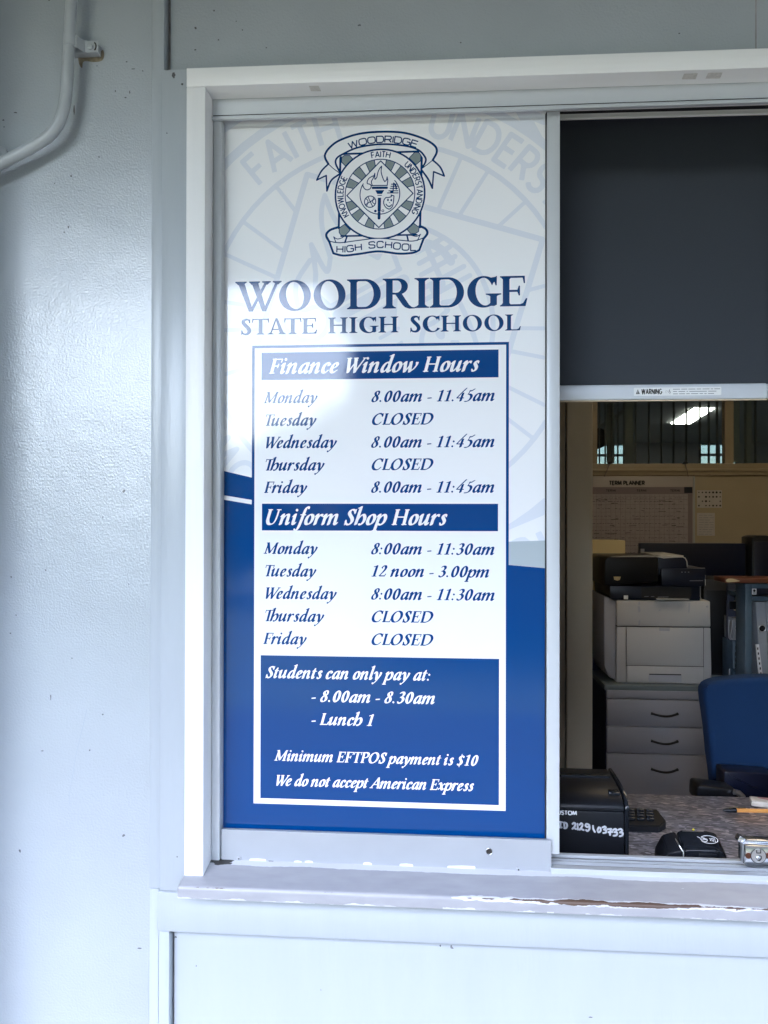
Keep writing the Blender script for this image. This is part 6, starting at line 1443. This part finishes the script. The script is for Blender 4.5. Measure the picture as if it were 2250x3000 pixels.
# ---- pen and eraser
Zp = ZC + .0052
p0, p1 = atZ(1600 + 1322 / 2.5523, 2100 + 698 / 2.5523, Zp), atZ(2262, 2100 + 706 / 2.5523, Zp); pd = (p1 - p0).normalized()
pe = thing('pen', 'orange ballpoint pen with black grip lying on the counter', 'pen', tuple(p0))
L_ = .028
MB().tube([p0, p0 + pd * .003, p0 + pd * .010, p0 + pd * .019, p0 + pd * L_], [.0016, .0030, .0043, .0048, .0048], 20).build('pen_cap', 'black_gloss', pe, smooth=True)
MB().tube([p0 + pd * (L_ + .0003), p0 + pd * .145], .0046, 6).build('pen_barrel', 'pen_orange', pe)
cp = Vector((0, 0, .0058)); MB().tube([p0 + pd * .012 + cp * .75, p0 + pd * .022 + cp, p0 + pd * .048 + cp], [.0008, .0013, .0010], 10).build('pen_clip', 'black_gloss', pe, smooth=True)
E0 = atZ(1600 + 1565 / 2.5523, 2100 + 690 / 2.5523, ZC)
er_ = thing('eraser', 'cream block eraser with smudged pink top behind the pen', 'eraser', (E0.x, E0.y, ZC))
mb = MB(); mb.box(0, .11, -.016, .016, 0, .013, .003); mb.transform(Matrix.Translation((E0.x, E0.y + .028, ZC + .0005)) @ Matrix.Rotation(R(-14), 4, 'Z')); mb.build('eraser_block', 'eraser_cream', er_, smooth=True)
k = Ink(0, -.016, .11, .016, .001); k.poly(crom([(.018, .004), (.022, .013), (.06, .012), (.09, .013), (.10, -.004), (.07, -.010), (.04, -.002)], 5, True)); V, T = k.mesh()
M_ = Matrix.Translation((E0.x, E0.y + .028, ZC + .0139)) @ Matrix.Rotation(R(-14), 4, 'Z')
me = bpy.data.meshes.new('smudge'); me.from_pydata([tuple(M_ @ Vector((p[0], p[1], 0))) for p in V], [], [t for t in T]); link('smudge', me, 'eraser_pink', er_)
# ---- lock on the track
YL = 0.004
lk = thing('sash_lock', 'chrome sliding window lock with round key barrel on the track', 'lock', tuple(at(2215, 2540, YL)))
L2 = lambda u, v, Y=YL: at(1980 + u / 6.144, 2250 + v / 6.144, Y)
a = L2(1256, 1762); b_ = L2(1256, 1400); xR = L2(1900, 1500).x
fc = bx('lock_case', 'chrome', lk, a.x, xR, YL, YL + .030, a.z, b_.z, .0006)
P_ = [(L2(1190, 1340, YL + .02).x, b_.z + .0003), (xR, b_.z + .0003), (xR, b_.z + .0035), (L2(1520, 1330).x, b_.z + .0045), (L2(1430, 1262, YL + .02).x, L2(1430, 1262, YL + .02).z), (L2(1250, 1255, YL + .02).x, L2(1250, 1255, YL + .02).z)]
MB().prism(P_, YL + .012, YL + .03, bev=.0008).build('lock_housing', 'chrome', lk, smooth=True)
bo = MB(); p_ = L2(1185, 1260, YL + .018); bo.box(p_.x - .007, p_.x + .004, YL + .012, YL + .026, p_.z - .007, p_.z + .003, .002); bo.transform(Matrix.Translation(p_) @ Matrix.Rotation(R(28), 4, 'Y') @ Matrix.Translation(-p_)); bo.build('bolt', 'chrome', lk, smooth=True)
bx('lock_flange', 'track_metal', lk, L2(1190, 1500, YL + .01).x, a.x - .0003, YL + .008, YL + .016, a.z + .002, b_.z - .001, .0004)
cc = L2(1484, 1580); rr = abs(L2(1620, 1580).x - L2(1350, 1580).x) / 2
br = MB().disc((cc.x, YL - .0012, cc.z), rr * .95, .0011, n=40).build('key_barrel', 'steel', fc, smooth=True)
MB().tube([(cc.x + rr * math.cos(R(t_)), YL - .0006, cc.z + rr * math.sin(R(t_))) for t_ in list(range(118, 118 + 305, 8))], .0007, 8).build('barrel_groove', 'ink_black', fc)
k = Ink(cc.x - rr, cc.z - rr, cc.x + rr, cc.z + rr, .0002)
LL = lambda *pts: [(L2(u, v).x, L2(u, v).z) for u, v in pts]
k.line(LL((1448, 1470), (1448, 1522), (1520, 1522), (1520, 1440)), .0008, butt=True); k.line(LL((1490, 1575), (1525, 1580), (1530, 1620), (1505, 1655), (1470, 1655)), .0008, smooth=True)
V, T = k.mesh(); flat_mesh('keyway', V, T, on(YL - .0016), 'ink_black', br)
p_ = L2(1473, 1612); MB().dome((p_.x, YL - .0016, p_.z), .0052 * .7, .0018).build('barrel_button', 'chrome', br, smooth=True)
for u in (1305, 1663): p_ = L2(u, 1578); MB().disc((p_.x, YL - .0005, p_.z), .0036 * 1.3, .0004, n=24).build('pin', 'copper_pin', fc)
